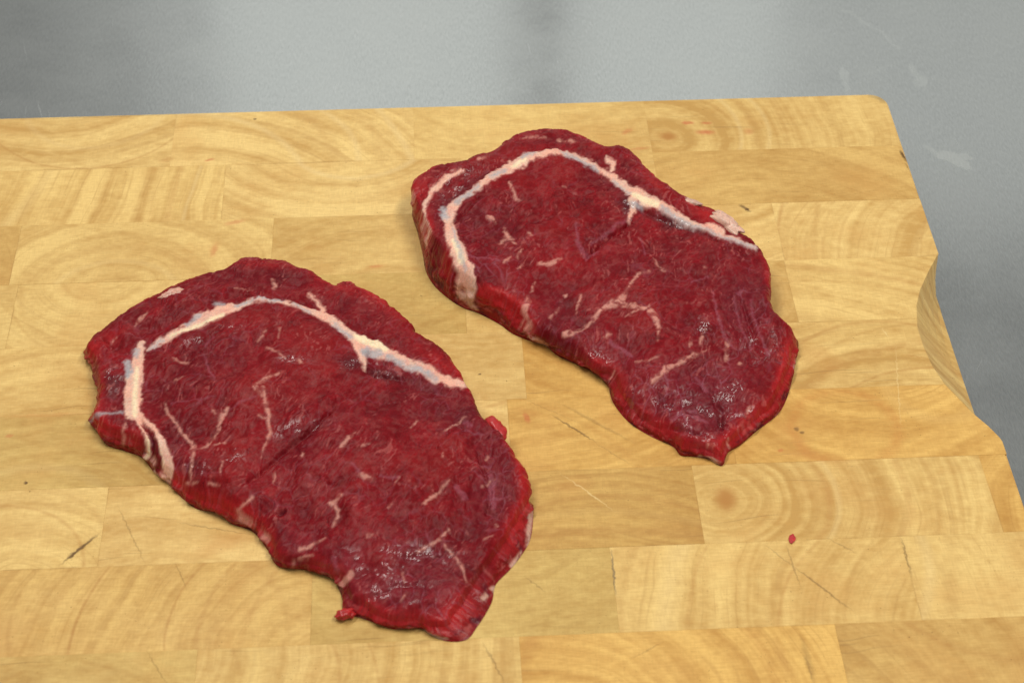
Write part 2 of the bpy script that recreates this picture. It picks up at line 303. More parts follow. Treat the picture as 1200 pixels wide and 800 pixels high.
    jd = nt.rng(nt.math('MINIMUM', dx, dy), 0.0001, 0.0008, 1.0, 0.0)
    col = nt.mix(nt.math('MULTIPLY', jd, nt.rng(patchy, 0.50, 0.74, 0.0, 0.36)), col, (0.30, 0.15, 0.04))
    nt.set('Base Color', col)
    nt.set('Roughness', nt.rng(patchy, 0.3, 0.7, 0.50, 0.64))
    nt.set('Specular IOR Level', 0.35)
    h = nt.math('SUBTRACT', nt.math('MULTIPLY', weave, 0.6), nt.math('MULTIPLY', nt.math('ADD', score, pm), 0.8))
    if mh is not None: h = nt.math('SUBTRACT', h, nt.math('MULTIPLY', mh, 2.5))
    b = nt.n('ShaderNodeBump', {'Strength': 0.35, 'Distance': 0.00035, 'Height': h})
    nt.set('Normal', b.outputs[0])
    return nt.m

N = (1.01, 1.02, 1.08)
YEL = (1.06, 1.085, 1.20); TAN = (0.91, 0.86, 0.82); OLV = (0.88, 0.89, 0.86); DRK = (0.83, 0.75, 0.64); ORN = (0.97, 0.87, 0.72)
# rows from the back edge: (right end in px, ring centre px, tint, ring spacing m, contrast)
ROWS = [
    [(-60, (-140, 60), N, .010, .6), (203, (85, 40), YEL, .011, .8), (485, (215, 275), YEL, .012, .9), (759, (620, 20), N, .014, .5), (None, (783, 160), N, .0105, 1.0)],
    [(-40, (-300, 260), N, .010, .6), (262, (-260, 210), N, .010, 1.25), (560, (400, 140), YEL, .011, .9), (770, (660, 300), N, .012, .6), (None, (905, 330), TAN, .012, .7)],
    [(18, (-160, 340), TAN, .012, .6), (319, (130, 345), N, .011, .8), (600, (480, 420), N, .012, .55), (912, (840, 210), YEL, .012, .8), (None, (1240, 330), YEL, .011, .85)],
    [(-50, (-160, 360), N, .012, .6), (14, (60, 330), N, .010, .6), (300, (125, 318), N, .010, .7), (545, (430, 300), OLV, .013, .5), (760, (650, 450), N, .012, .5), (927, (845, 345), N, .010, .6), (None, (935, 545), N, .012, 1.0)],
    [(-70, (-160, 460), N, .012, .6), (160, (40, 590), N, .012, .8), (430, (330, 500), N, .012, .6), (614, (560, 330), YEL, .013, .5), (830, (730, 330), ORN, .013, .8), (None, (1085, 555), N, .011, 1.0)],
    [(-40, (-160, 560), N, .012, .6), (205, (45, 655), OLV, .012, .9), (420, (330, 500), N, .012, .6), (597, (560, 590), YEL, .012, .5), (855, (560, 330), ORN, .013, .9), (None, (1010, 395), ORN, .013, .95)],
    [(121, (25, 690), N, .012, .9), (430, (190, 770), YEL, .013, .6), (600, (500, 500), N, .012, .6), (818, (690, 980), DRK, .011, .9), (1161, (851, 584), N, .0095, 1.15), (None, (1290, 600), ORN, .008, .8)],
    [(-60, (-160, 760), TAN, .010, .7), (365, (430, 800), TAN, .009, .95), (720, (560, 560), OLV, .013, .5), (1067, (1190, 740), N, .012, 1.05), (None, (900, 730), N, .014, .7)],
    [(-30, (-100, 900), OLV, .010, .6), (227, (60, 900), OLV, .012, .6), (612, (60, 770), N, .0085, .9), (990, (640, 860), ORN, .010, 1.2), (None, (860, 900), TAN, .012, .8)],
    [(90, (0, 900), N, .012, .7), (400, (250, 990), N, .012, .7), (760, (560, 820), N, .012, .7), (1060, (900, 1000), N, .012, .7), (None, (1200, 900), N, .012, .7)],
    [(200, (0, 1000), N, .012, .7), (560, (350, 1090), N, .012, .7), (900, (720, 950), N, .012, .7), (None, (1100, 1000), N, .012, .7)],
]
board = bpy.data.objects.new('cutting_board', None); COL.objects.link(board)
tag(board, 'thick butcher-block chopping board of pale end-grain wood on steel table', 'cutting board')

def prism(poly, z0, z1):
    bm = bmesh.new()
    a = [bm.verts.new((x, y, z1)) for x, y in poly]; b = [bm.verts.new((x, y, z0)) for x, y in poly]
    bm.faces.new(a); bm.faces.new(b[::-1])
    n = len(poly)
    for i in range(n): bm.faces.new((a[i], b[i], b[(i + 1) % n], a[(i + 1) % n]))
    bmesh.ops.recalc_face_normals(bm, faces=bm.faces)
    me = bpy.data.meshes.new('wood_block'); bm.to_mesh(me); bm.free(); return me

# finger scoop cut out of the right-hand edge
SC = [(1101, 292), (1099, 298), (1088, 318), (1078, 340), (1074, 358), (1075, 384), (1081, 403), (1092, 428), (1107, 450), (1122, 466), (1140, 484), (1158, 499), (1171, 512), (1180, 532)]
tops = [back(x, y) for x, y in SC]
zb = 0.0215
y_hi = back(1091, 326, -zb)[1]; y_lo = back(1168, 545, -zb)[1]
loops = []
for i, T in enumerate(tops):
    t = i / (len(tops) - 1)
    by = y_hi + (y_lo - y_hi) * (t ** 1.05)
    tx = min(T[0], EDGE_X + 0.002)
    if i in (0, len(tops) - 1): tx = EDGE_X + 0.002; by = T[1]
    lp = [(tx, T[1], 0.012), (tx, T[1], 0.0)]
    for s in (0.2, 0.4, 0.6, 0.8, 1.0):
        zz = -zb * (1 - (1 - s) ** 1.3)
        lp.append((tx + (EDGE_X + 0.0008 - tx) * s, T[1] + (by - T[1]) * s, zz))
    lp += [(0.31, by, -zb - 0.0001), (0.31, T[1], 0.012)]
    loops.append(lp)
def cutter_mesh():
    bm = bmesh.new()
    vs = [[bm.verts.new(p) for p in lp] for lp in loops]
    m = len(vs[0])
    for i in range(len(vs) - 1):
        for j in range(m):
            bm.faces.new((vs[i][j], vs[i + 1][j], vs[i + 1][(j + 1) % m], vs[i][(j + 1) % m]))
    bm.faces.new(vs[0]); bm.faces.new(vs[-1][::-1])
    bmesh.ops.recalc_face_normals(bm, faces=bm.faces)
    bmesh.ops.triangulate(bm, faces=bm.faces)
    me = bpy.data.meshes.new('scoop'); bm.to_mesh(me); bm.free(); return me
cutter = obj('scoop', cutter_mesh())

EDGEINFO = {}
bi = 0
for k, row in enumerate(ROWS):
    y1 = -k * ROW + (0.0017 if k == 0 else 0.0); y0 = -(k + 1) * ROW
    ym = (y0 + y1) / 2
    def x_at(px):           # world x of a joint seen at this pixel column in the row's middle
        lo, hi = 100.0, 1100.0
        for _ in range(40):
            mid = (lo + hi) / 2
            if back(px, mid)[1] > ym: lo = mid
            else: hi = mid
        return back(px, lo)[0]
    xl = -0.37
    for (px, ring, tint, sp, con) in row:
        xr = EDGE_X if px is None else float(x_at(px))
        if xr < xl + 0.004: continue
        g = 0.00001
        bx0, bx1, by0, by1 = xl + (g if xl > -0.36 else 0), xr - (g if px is not None else 0), y0 + g, y1 - (g if k else 0)
        if px is None and k == 0:
            r = 0.0095; arc = [(bx1 - r + r * math.cos(a), by1 - r + r * math.sin(a)) for a in np.linspace(0, math.pi / 2, 9)]
            poly = [(bx0, by0), (bx1, by0)] + arc + [(bx0, by1)]
        else:
            poly = [(bx0, by0), (bx1, by0), (bx1, by1), (bx0, by1)]
        dz = random.uniform(-0.00006, 0.00006)
        me = prism(poly, -THICK, dz)
        mks = []
        for mk in MARKS:
            pts = [back(mk[0] + (mk[2] - mk[0]) * t, mk[1] + (mk[3] - mk[1]) * t) for t in np.linspace(0, 1, 9)]
            pad = mk[4] / 2 / 2000 * 1.5
            if any(bx0 - pad < p[0] < bx1 + pad and by0 - pad < p[1] < by1 + pad for p in pts): mks.append(mk)
        ar = [a for a in ARCS if bx0 < back(*a[1])[0] < bx1 and by0 < back(*a[1])[1] < by1]
        v = random.uniform(0.97, 1.03)
        mat = wood_material('end_grain_wood', (bx0, bx1, by0, by1), ring, tuple(c * v for c in tint), sp, con, 1.0 + bi * 0.73, mks, ar)
        ob = obj('wood_block', me, mat, board)
        if px is None and k in (2, 3, 4, 5):
            md = ob.modifiers.new('cut', 'BOOLEAN'); md.object = cutter; md.operation = 'DIFFERENCE'; md.solver = 'EXACT'
        EDGEINFO[ob.name] = (bx0, by0, by1, k, bx1 if px is not None else 9.0)
        bi += 1
        xl = xr
bpy.context.view_layer.update()
dg = bpy.context.evaluated_depsgraph_get()
for ob in list(board.children):
    me = bpy.data.meshes.new_from_object(ob.evaluated_get(dg)); ob.modifiers.clear()
    jx0, jy0, jy1, k, jx1 = EDGEINFO[ob.name]
    bm = bmesh.new(); bm.from_mesh(me)
    bmesh.ops.remove_doubles(bm, verts=bm.verts, dist=1e-6)
    outer = []; joint = []
    for e in bm.edges:
        if len(e.link_faces) != 2 or e.calc_face_angle(0) < 0.6: continue
        p, q = e.verts[0].co, e.verts[1].co
        if min(p.z, q.z) < -0.039: continue
        def on(f): return f(p) and f(q)
        if on(lambda v: abs(v.x - jx0) < 1e-5) or on(lambda v: abs(v.x - jx1) < 1e-5) or on(lambda v: abs(v.y - jy0) < 1e-5) or (k > 0 and on(lambda v: abs(v.y - jy1) < 1e-5)): joint.append(e)
        elif abs(p.x - q.x) < 1e-6 and abs(p.y - q.y) < 1e-6: continue
        elif p.z > -0.002 and q.z > -0.002 and max(p.x, q.x) > 0.2 and max(abs(p.x - EDGE_X), abs(q.x - EDGE_X)) < 0.026 or abs(p.y - 0.0017) < 1e-5: outer.append(e)
        elif p.z < -0.002 or q.z < -0.002: continue
        else: joint.append(e)
    if outer: bmesh.ops.bevel(bm, geom=outer, offset=0.0008, segments=3, affect='EDGES', clamp_overlap=True)
    joint = [e for e in joint if e.is_valid]
    if joint and not outer: bmesh.ops.bevel(bm, geom=joint, offset=0.00004, segments=1, affect='EDGES', clamp_overlap=True)
    bm.to_mesh(me); bm.free()
    me.name = 'wood_block'; ob.data = me
bpy.data.objects.remove(cutter, do_unlink=True)

# ------------------------------------------------------------------ steaks
def meat_material():
    nt = NT('raw_beef')
    ca = nt.n('ShaderNodeAttribute', attribute_name='tone').outputs['Color']
    ra = nt.n('ShaderNodeAttribute', attribute_name='gloss').outputs['Fac']
    ba = nt.n('ShaderNodeAttribute', attribute_name='relief').outputs['Fac']
    tc = nt.n('ShaderNodeTexCoord').outputs['Object']
    n1 = nt.noise(tc, 1100, 3, 0.65); n2 = nt.noise(tc, 420, 1.5, 0.5); n3 = nt.noise(nt.mapping(tc, rot=(0, 0, 0.9), sc=(260, 900, 500)), 1.0, 2, 0.6)
    k = nt.rng(nt.math('ADD', nt.math('MULTIPLY', n1, 0.75), nt.math('MULTIPLY', n3, 0.25)), 0.3, 0.7, 0.82, 1.18)
    kc = nt.n('ShaderNodeCombineColor', {0: k, 1: k, 2: k}).outputs[0]
    col = nt.mix(0.8, ca, kc, 'MULTIPLY')
    nt.set('Base Color', col)
    gl = nt.math('ADD', ra, nt.math('MULTIPLY', nt.math('SUBTRACT', n2, 0.5), 0.12), True)
    nt.set('Roughness', nt.math('MAXIMUM', gl, 0.09))
    nt.set('Specular IOR Level', nt.rng(ba, 0.20, 0.42, 0.10, 0.55))
    nt.set('Subsurface Weight', 0.18); nt.set('Subsurface Radius', (1.0, 0.30, 0.20)); nt.set('Subsurface Scale', 0.003)
    h = nt.math('ADD', nt.math('MULTIPLY', n2, 0.8), nt.math('ADD', nt.math('MULTIPLY', n1, 0.16), nt.math('MULTIPLY', n3, 0.04)))
    b = nt.n('ShaderNodeBump', {'Strength': ba, 'Distance': 0.0011, 'Height': h})
    nt.set('Normal', b.outputs[0])
    return nt.m
MEAT = meat_material()

C0 = np.array([.182, .0042, .0078]); CB = np.array([.40, .016, .017]); CD = np.array([.085, .005, .010]); CV = np.array([.165, .018, .030])
FAT = np.array([.77, .47, .36]); CREAM = np.array([.86, .69, .45]); MEMB = np.array([.40, .365, .375]); PINK = np.array([.60, .18, .16]); GREYV = np.array([.30, .085, .115])

def seg_field(P, line, warp=None, soft=1.3, wmul=1.0, wn=None):
    """1 on a drawn line, falling to 0 across its edge; line = [(x, y, width), ...] in photo pixels"""
    out = np.zeros(len(P)); Q = P if warp is None else P + warp
    if len(line) == 1: line = line * 2
    for (x0, y0, w0), (x1, y1, w1) in zip(line[:-1], line[1:]):
        pad = max(w0, w1) + 6
        m = (Q[:, 0] > min(x0, x1) - pad) & (Q[:, 0] < max(x0, x1) + pad) & (Q[:, 1] > min(y0, y1) - pad) & (Q[:, 1] < max(y0, y1) + pad)
        if not m.any(): continue
        q = Q[m]; d = np.array([x1 - x0, y1 - y0]); L = max(d @ d, 1e-6)
        t = np.clip(((q - (x0, y0)) @ d) / L, 0, 1)
        dist = np.hypot(q[:, 0] - x0 - t * d[0], q[:, 1] - y0 - t * d[1]); hw = (w0 + (w1 - w0) * t) / 2 * wmul * (1 if wn is None else wn[m])
        out[m] = np.maximum(out[m], 1 - sstep(-soft * 0.6, soft * 0.6, dist - hw))
    return out
def taper(l):
    k = [(p[0], p[1], p[2]) for p in l]
    if len(k) > 1:
        k[-1] = (k[-1][0], k[-1][1], k[-1][2] * .3)
        if len(k) == 2: k = [k[0], ((k[0][0] + k[1][0]) / 2, (k[0][1] + k[1][1]) / 2, k[0][2] * .85), k[1]]; k[0] = (k[0][0], k[0][1], k[0][2] * .6)
    return k
def blob(P, x, y, rx, ry, ang=0):
    c, s = math.cos(ang), math.sin(ang); dx = P[:, 0] - x; dy = P[:, 1] - y
    u = (dx * c + dy * s) / rx; v = (-dx * s + dy * c) / ry
    return np.exp(-(u * u + v * v))

def catmull(pts, n=12):
    pts = np.asarray(pts, float); m = len(pts); out = []
    for i in range(m):
        p0, p1, p2, p3 = pts[i - 1], pts[i], pts[(i + 1) % m], pts[(i + 2) % m]
        t1 = np.clip(np.linalg.norm(p1[:2] - p0[:2]), 1e-6, None) ** .5; t2 = np.clip(np.linalg.norm(p2[:2] - p1[:2]), 1e-6, None) ** .5; t3 = np.clip(np.linalg.norm(p3[:2] - p2[:2]), 1e-6, None) ** .5
        m1 = (p1 - p0) / t1 - (p2 - p0) / (t1 + t2) + (p2 - p1) / t2; m2 = (p2 - p1) / t2 - (p3 - p1) / (t2 + t3) + (p3 - p2) / t3
        m1 *= t2; m2 *= t2
        for k in range(n):
            s = k / n
            out.append((2 * s ** 3 - 3 * s ** 2 + 1) * p1 + (s ** 3 - 2 * s ** 2 + s) * m1 + (-2 * s ** 3 + 3 * s ** 2) * p2 + (s ** 3 - s ** 2) * m2)
    return np.array(out)

def build_steak(name, S, seed):
    ctl = np.array(S['heights'], float)
    def Hpx(P):
        d2 = (P[:, None, 0] - ctl[None, :, 0]) ** 2 + (P[:, None, 1] - ctl[None, :, 1]) ** 2 + 900.0
        wgt = d2 ** -1.7
        return (wgt * ctl[None, :, 2]).sum(1) / wgt.sum(1) * 1e-3
    # ---- outline: rim (top edge) and foot (where the side meets the board)
    raw = []
    for p in S['outline']:
        far = len(p) == 2
        rx, ry = (p[0], p[1]) if far else (p[2], p[3])
        raw.append((rx, ry, p[0], p[1], 1.0 if far else 0.0))
    dense = catmull(raw, 24)
    H = Hpx(dense[:, :2]); R = np.minimum(0.0050, 0.48 * H); rimz = H - R
    rim = backv(dense[:, :2], rimz)[:, :2]; foot = backv(dense[:, 2:4], 0.0)[:, :2]
    # resample evenly
    d = np.r_[0, np.cumsum(np.hypot(*np.diff(np.r_[rim, rim[:1]], axis=0).T))]
    n = int(d[-1] / 0.0003); s = np.linspace(0, d[-1], n, endpoint=False)
    def rs(a): return np.stack([np.interp(s, d, np.r_[a[:, i], a[:1, i]]) for i in range(a.shape[1])], 1)
    rim2 = rs(rim); foot2 = rs(foot); ex = rs(np.stack([rimz, R, np.clip(dense[:, 4], 0, 1)], 1))
    tg = np.roll(rim2, -4, 0) - np.roll(rim2, 4, 0); tg /= np.linalg.norm(tg, axis=1)[:, None] + 1e-12
    area2 = np.sum(rim2[:, 0] * np.roll(rim2[:, 1], -1) - np.roll(rim2[:, 0], -1) * rim2[:, 1])
    outn = np.stack([tg[:, 1], -tg[:, 0]], 1) * (1 if area2 > 0 else -1)
    k9 = np.ones(31) / 31
    outn = np.stack([np.convolve(np.r_[outn[-15:, i], outn[:, i], outn[:15, i]], k9, 'valid') for i in (0, 1)], 1)
    jag = (fbm(s / 0.004, s * 0 + seed, seed, 4) - .5) * 0.0016 + (fbm(s / 0.0012, s * 0 + 3, seed + 4, 2) - .5) * 0.0003
    rim2 = rim2 + outn * jag[:, None]
    farw = ex[:, 2:3]
    foot2 = foot2 * (1 - farw) + (rim2 - outn * 0.0025) * farw
    # ---- grid inside the rim
    G = 0.00046
    mn = rim2.min(0) - 2 * G; mx = rim2.max(0) + 2 * G
    nx = int((mx[0] - mn[0]) / G) + 1; ny = int((mx[1] - mn[1]) / G) + 1
    gx = mn[0] + np.arange(nx) * G; gy = mn[1] + np.arange(ny) * G
    inside = np.zeros((ny, nx), bool)
    a = rim2; b = np.roll(rim2, -1, 0)
    for j in range(ny):
        m = (a[:, 1] > gy[j]) != (b[:, 1] > gy[j])
        if not m.any(): continue
        xs = np.sort(a[m, 0] + (gy[j] - a[m, 1]) / (b[m, 1] - a[m, 1]) * (b[m, 0] - a[m, 0]))
        inside[j] = (np.searchsorted(xs, gx) % 2) == 1
    fm = inside[:-1, :-1] & inside[1:, :-1] & inside[:-1, 1:] & inside[1:, 1:]
    jj, ii = np.nonzero(fm)
    F = np.stack([jj * nx + ii, jj * nx + ii + 1, (jj + 1) * nx + ii + 1, (jj + 1) * nx + ii], 1)
    used = np.unique(F); idx = np.full(ny * nx, -1); idx[used] = np.arange(len(used)); F = idx[F]
    V = np.stack([gx[used % nx], gy[used // nx]], 1)
    kd = kdtree.KDTree(n)
    for i in range(n): kd.insert((rim2[i, 0], rim2[i, 1], 0), i)
    kd.balance()
    D = np.empty(len(V)); NI = np.empty(len(V), int)
    for i in range(len(V)):
        co, k, dist = kd.find((V[i, 0], V[i, 1], 0)); D[i] = dist; NI[i] = k
    E = np.sort(np.concatenate([F[:, [0, 1]], F[:, [1, 2]], F[:, [2, 3]], F[:, [3, 0]]]), 1)
    Eo = np.concatenate([F[:, [0, 1]], F[:, [1, 2]], F[:, [2, 3]], F[:, [3, 0]]])
    key = E[:, 0] * len(V) + E[:, 1]; u, inv, cnt = np.unique(key, return_inverse=True, return_counts=True)
    be = Eo[cnt[inv] == 1]; bverts = np.unique(be)
    V[bverts] = rim2[NI[bverts]]; D[bverts] = 0
    # ---- height of the top
    P0 = project(np.c_[V, np.full(len(V), 0.012)]); z = Hpx(P0)
    for _ in range(3):
        P0 = project(np.c_[V, z]); z = Hpx(P0)
    Rv = ex[NI, 1]; t = np.clip(D / np.maximum(Rv * 1.5, 1e-5), 0, 1)
    drop = Rv * (1 - np.sqrt(np.clip(1 - (1 - t) ** 2, 0, 1)))
    zt = z - drop; near = 1 - sstep(0, .004, D)
    z = zt * (1 - near) + (ex[NI, 0] + Rv - drop) * near
    px = project(np.c_[V, z])
    x, y = V[:, 0], V[:, 1]
    wx = (fbm(x / .006, y / .006, seed, 3) - .5) * 9; wy = (fbm(x / .006, y / .006, seed + 20, 3) - .5) * 9
    wf = (fbm(x / .0018, y / .0018, seed + 31, 3) - .5) * 4; wg = (fbm(x / .0018, y / .0018, seed + 42, 3) - .5) * 4
    W = np.stack([wx * .35 + wf, wy * .35 + wg], 1)
    # ---- masks
    fat = np.zeros(len(V)); cream = np.zeros(len(V)); memb = np.zeros(len(V)); marb = np.zeros(len(V)); vein = np.zeros(len(V))
    for l in S['fat']: fat = np.maximum(fat, seg_field(px, l, W * 1.1, 3.0, 1.02, .75 + .5 * fbm(x / .004, y / .004, seed + 75, 3)))
    for l in S['cream']: cream = np.maximum(cream, seg_field(px, l, W * .5, 4))
    for l in S['membrane']: memb = np.maximum(memb, seg_field(px, l, W * 1.2, 4.5, .9, .5 + fbm(x / .003, y / .003, seed + 79, 3)))
    brk = 0.25 + 0.75 * sstep(.32, .52, fbm(x / .0022, y / .0022, seed + 77, 3))
    for l in S['marble']: marb = np.maximum(marb, seg_field(px, taper(l), W * .9, 3.4, 1.0, .35 + 1.3 * fbm(x / .0035, y / .0035, seed + 76, 3)) * brk)
    for l in S['vein']: vein = np.maximum(vein, seg_field(px, l, W, 2.5))
    groove = np.zeros(len(V))
    for l in S['groove']: groove = np.maximum(groove, seg_field(px, l, W * .5, 5))
    spark = sum(blob(px, *b) for b in S['spark']); spark = np.clip(spark, 0, 1) * (.12 + .88 * sstep(.46, .60, fbm(x / .0055, y / .0040, seed + 150, 3)))
    red = np.clip(sum(blob(px, *b[:5]) * b[5] for b in S['red']), 0, 1); vio = np.clip(sum(blob(px, *b[:5]) * b[5] for b in S['violet']), 0, 1)
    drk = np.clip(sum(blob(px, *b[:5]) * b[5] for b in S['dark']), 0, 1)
    # muscle bundles
    ca, sa = math.cos(S['grain']), math.sin(S['grain'])
    U = x * ca + y * sa + (fbm(x / .012, y / .012, seed + 3, 3) - .5) * .010; Vv = -x * sa + y * ca + (fbm(x / .012, y / .012, seed + 4, 3) - .5) * .010
    f1, f2, cid = worley(U / .0095, Vv / .0060, seed)
    edge = 1 - sstep(0.0, 0.11, f2 - f1)
    g1, g2, gid = worley(U / .0034, Vv / .0018, seed + 50)
    edge2 = 1 - sstep(0.0, 0.30, g2 - g1)
    big = fbm(x / .03, y / .03, seed + 60, 4); mid = fbm(x / .008, y / .008, seed + 61, 4); fine = fbm(x / .0022, y / .0022, seed + 62, 3)
    cr = np.abs(fbm(U / .016 + 4, Vv / .007 + 2, seed + 140, 4) - .5); crease = (1 - sstep(0.0, .030, cr)) * sstep(.52, .66, fbm(x / .012, y / .012, seed + 141, 3)) * (1 - fat)
    fc, fs = math.cos(S['fibre']), math.sin(S['fibre'])
    wob = (fbm(x / .016, y / .016, seed + 160, 3) - .5) * .016
    fib = fbm((x * fc + y * fs) / .009 + 3, (-x * fs + y * fc + wob) / .0011, seed + 161, 3)
    # ---- relief
    notfat = 1 - fat
    z = z + (fbm(x / .011, y / .011, seed + 170, 2) - .5) * 0.0030 * sstep(0, .004, D) + (big - .5) * 0.0075 * sstep(0, 1, D / .014)
    for l, dep in S['dips']: z = z - dep * np.exp(-(np.maximum(0, 1 - seg_field(px, l, W, 26)) / .55) ** 2) * sstep(0, .006, D)
    for b in S['domes']: z = z + b[5] * blob(px, *b[:5]) * sstep(0, .008, D)
    z = z + notfat * (-(1 - sstep(0.0, 0.40, f2 - f1)) * 0.00030 * sstep(.36, .56, fbm(x / .02, y / .02, seed + 71, 3) + .15 * vio) - edge2 * 0.00008 + (fine - .5) * (0.00018 + 0.0011 * spark) + (mid - .5) * 0.0022 * spark - crease * 0.0005 + (cid - .5) * 0.0004 + (fib - .5) * 0.00028)
    z = z + fat * (0.00015 + (fine - .5) * 0.0007) - groove * 0.0020 + marb * 0.00012
    fm_ = sstep(0.0, 0.0035, D); z = z * 1.0 + (1 - fm_) * 0
    for (fx, fy, rx, ry, fa, per) in S['folds']:
        q = (px[:, 0] - fx) * math.cos(fa) + (px[:, 1] - fy) * math.sin(fa) + (fbm(x / .010, y / .010, seed + 33, 3) - .5) * per * 1.6
        z = z + blob(px, fx, fy, rx, ry, 0) * 0.0011 * (np.abs(np.sin(q * math.pi / per)) - .6)
    z = np.maximum(z, 0.0012)
    # ---- colour
    L = lambda c: np.broadcast_to(c, (len(V), 3))
    def mixc(c, f, d): return c * (1 - f[:, None]) + np.asarray(d) * f[:, None]
    col = L(C0) * ((0.70 + 0.56 * mid) * (0.76 + 0.48 * fib))[:, None] * (0.88 + 0.24 * cid[:, None])
    col = mixc(col, .55 * sstep(.55, .75, big), CB * .62); col = mixc(col, .38 * (1 - sstep(.28, .5, big)), CD)
    col = mixc(col, .16 * sstep(.52, .7, fine), PINK * .5)
    col = mixc(col, np.clip(vio * (.25 + .5 * mid), 0, .9), CV); col = mixc(col, np.clip(drk * 1.0, 0, .9), CD * .8)  # violet patches partly paint the windows' sheen into the colour
    redf = np.clip(red * (.6 + .8 * fine) + .75 * (1 - sstep(0.0, .0048, D)) * sstep(.30, .55, fbm(x / .02, y / .02, seed + 90, 2)), 0, 1)
    col = mixc(col, redf * .85, CB * (1.0 + .0 * fine.mean()))
    net = edge * sstep(.44, .62, fbm(x / .014, y / .014, seed + 70, 3) + .18 * vio) * (.22 + .55 * vio)
    col = mixc(col, np.clip(net, 0, .6), GREYV)
    col = mixc(col, .10 * edge2 * sstep(.45, .6, mid), PINK * .7)
    # tiny scattered flecks of marbling
    flk = .45 * sstep(.78, .86, vnoise(U / .0030 + 7, Vv / .0008 + 3, seed + 80)) * sstep(.5, .66, fbm(x / .010, y / .010, seed + 81, 3)) * notfat
    col = mixc(col, .55 * flk, PINK)
    col = mixc(col, crease * .40, CD)  # shade in the creases painted into the colour, on top of the relief
    col = mixc(col, vein * .42, GREYV * 1.1)
    col = mixc(col, marb * .66, np.array([.70, .33, .26]) * (0.85 + .3 * fine[:, None]))
    fcol = mixc(L(FAT * .93), sstep(.35, .7, mid), FAT * np.array([1.0, .86, .83])); fcol = mixc(fcol, .32 * sstep(.56, .72, fine), PINK * np.array([1.05, 1.2, 1.2])); fcol = mixc(fcol, cream * .9, CREAM)
    rim_ = np.clip(4 * fat * (1 - fat), 0, 1); fcol = mixc(fcol, rim_ * .6, PINK * np.array([1.0, 1.3, 1.25]))
    col = mixc(col, fat, fcol); col = mixc(col, memb * (.65 + .4 * fine), MEMB)
    gloss = np.clip(.40 - .25 * spark - .08 * redf + .10 * (fine - .5) - .06 * fat, .10, .7)
    relief = np.clip(.20 + .22 * spark, 0, 1)
    # ---- sides
    nv = len(V); RN = 14
    P3 = np.c_[V, z]
    bi_ = NI[bverts]; bz = z[bverts]
    rings = [P3[bverts]]; wallcol = []
    bf = foot2[bi_]; br = V[bverts]; bo = outn[bi_]; fr = ex[bi_, 2]
    sb = s[bi_]
    for r in range(1, RN + 1):
        tt = r / RN
        zz = bz * (1 - tt) + 0.0002 * tt
        bulge = math.sin(math.pi * min(1, tt * 1.1)) * 0.0010 * (1 - .7 * fr)
        nz = (fbm(sb / .0045, zz / .0030, seed + 120, 4) - .5) * 0.0034 * math.sin(math.pi * tt)
        pxy = br + (bf - br) * (tt ** 1.25) + bo * (bulge + nz)[:, None]
        rings.append(np.c_[pxy, zz])
    allP = np.concatenate([P3] + rings[1:])
    bidx = np.full(nv, -1); bidx[bverts] = np.arange(len(bverts)); nb = len(bverts)
    def rid(v, r): return v if r == 0 else nv + (r - 1) * nb + bidx[v]
    WF = []
    for r in range(RN):
        WF.append(np.stack([rid(be[:, 1], r), rid(be[:, 0], r), rid(be[:, 0], r + 1), rid(be[:, 1], r + 1)], 1))
    WF = np.concatenate(WF)
    wc = [col]; wg_ = [gloss]; wr = [relief]
    for r in range(1, RN + 1):
        tt = r / RN; sc = 1 - tt
        zw = rings[r][:, 2]; st = fbm(sb / .006, zw / .0035, seed + 130, 4); st2 = fbm(sb / .004, zw / .0012, seed + 131, 3)
        c = np.broadcast_to(CB * .62, (nb, 3)) * (0.5 + .9 * st[:, None])
        c = mixc(c, sstep(.5, .68, st), CD * 1.2); c = mixc(c, .30 * sstep(.62, .75, st2), PINK)
        pw = project(rings[r]); ff = np.zeros(nb)
        for l in S['sidefat']: ff = np.maximum(ff, seg_field(pw, l, None, 3))
        c = mixc(c, ff * .8 * sstep(.25, .5, st2), FAT * .80)
        keep = (1 - sstep(.15, .75, tt + (st2 - .5) * .9))[:, None]
        c = col[bverts] * keep + c * (1 - keep)
        wc.append(c); wg_.append(np.full(nb, .30)); wr.append(np.full(nb, .24))
    col = np.concatenate(wc); gloss = np.concatenate(wg_); relief = np.concatenate(wr)
    # ---- normals of the whole surface, so the pieces meet without a seam
    AF = np.concatenate([F, WF]); v0, v1, v2, v3 = (allP[AF[:, i]] for i in range(4))
    fn = np.cross(v2 - v0, v3 - v1); VN = np.zeros_like(allP)
    for i in range(4): np.add.at(VN, AF[:, i], fn)
    VN /= np.linalg.norm(VN, axis=1)[:, None] + 1e-20
    # ---- split in parts
    ffat = fat[F].mean(1) > .5
    cap = np.array(S['cap'], float); pc = px[F].mean(1); inc = np.zeros(len(F), bool)
    for (x0, y0), (x1, y1) in zip(cap, np.roll(cap, -1, 0)):
        m = ((y0 > pc[:, 1]) != (y1 > pc[:, 1])); xx = x0 + (pc[:, 1] - y0) / ((y1 - y0) if y1 != y0 else 1e-9) * (x1 - x0)
        inc ^= m & (pc[:, 0] < xx)
    root = bpy.data.objects.new(name, None); COL.objects.link(root)
    org = np.array([*rim2.mean(0), 0.0]); root.location = org
    sets = [('eye_muscle', F[~ffat & ~inc]), ('cap_muscle', F[~ffat & inc]), ('fat_seam', F[ffat]), ('outer_edge', WF)]
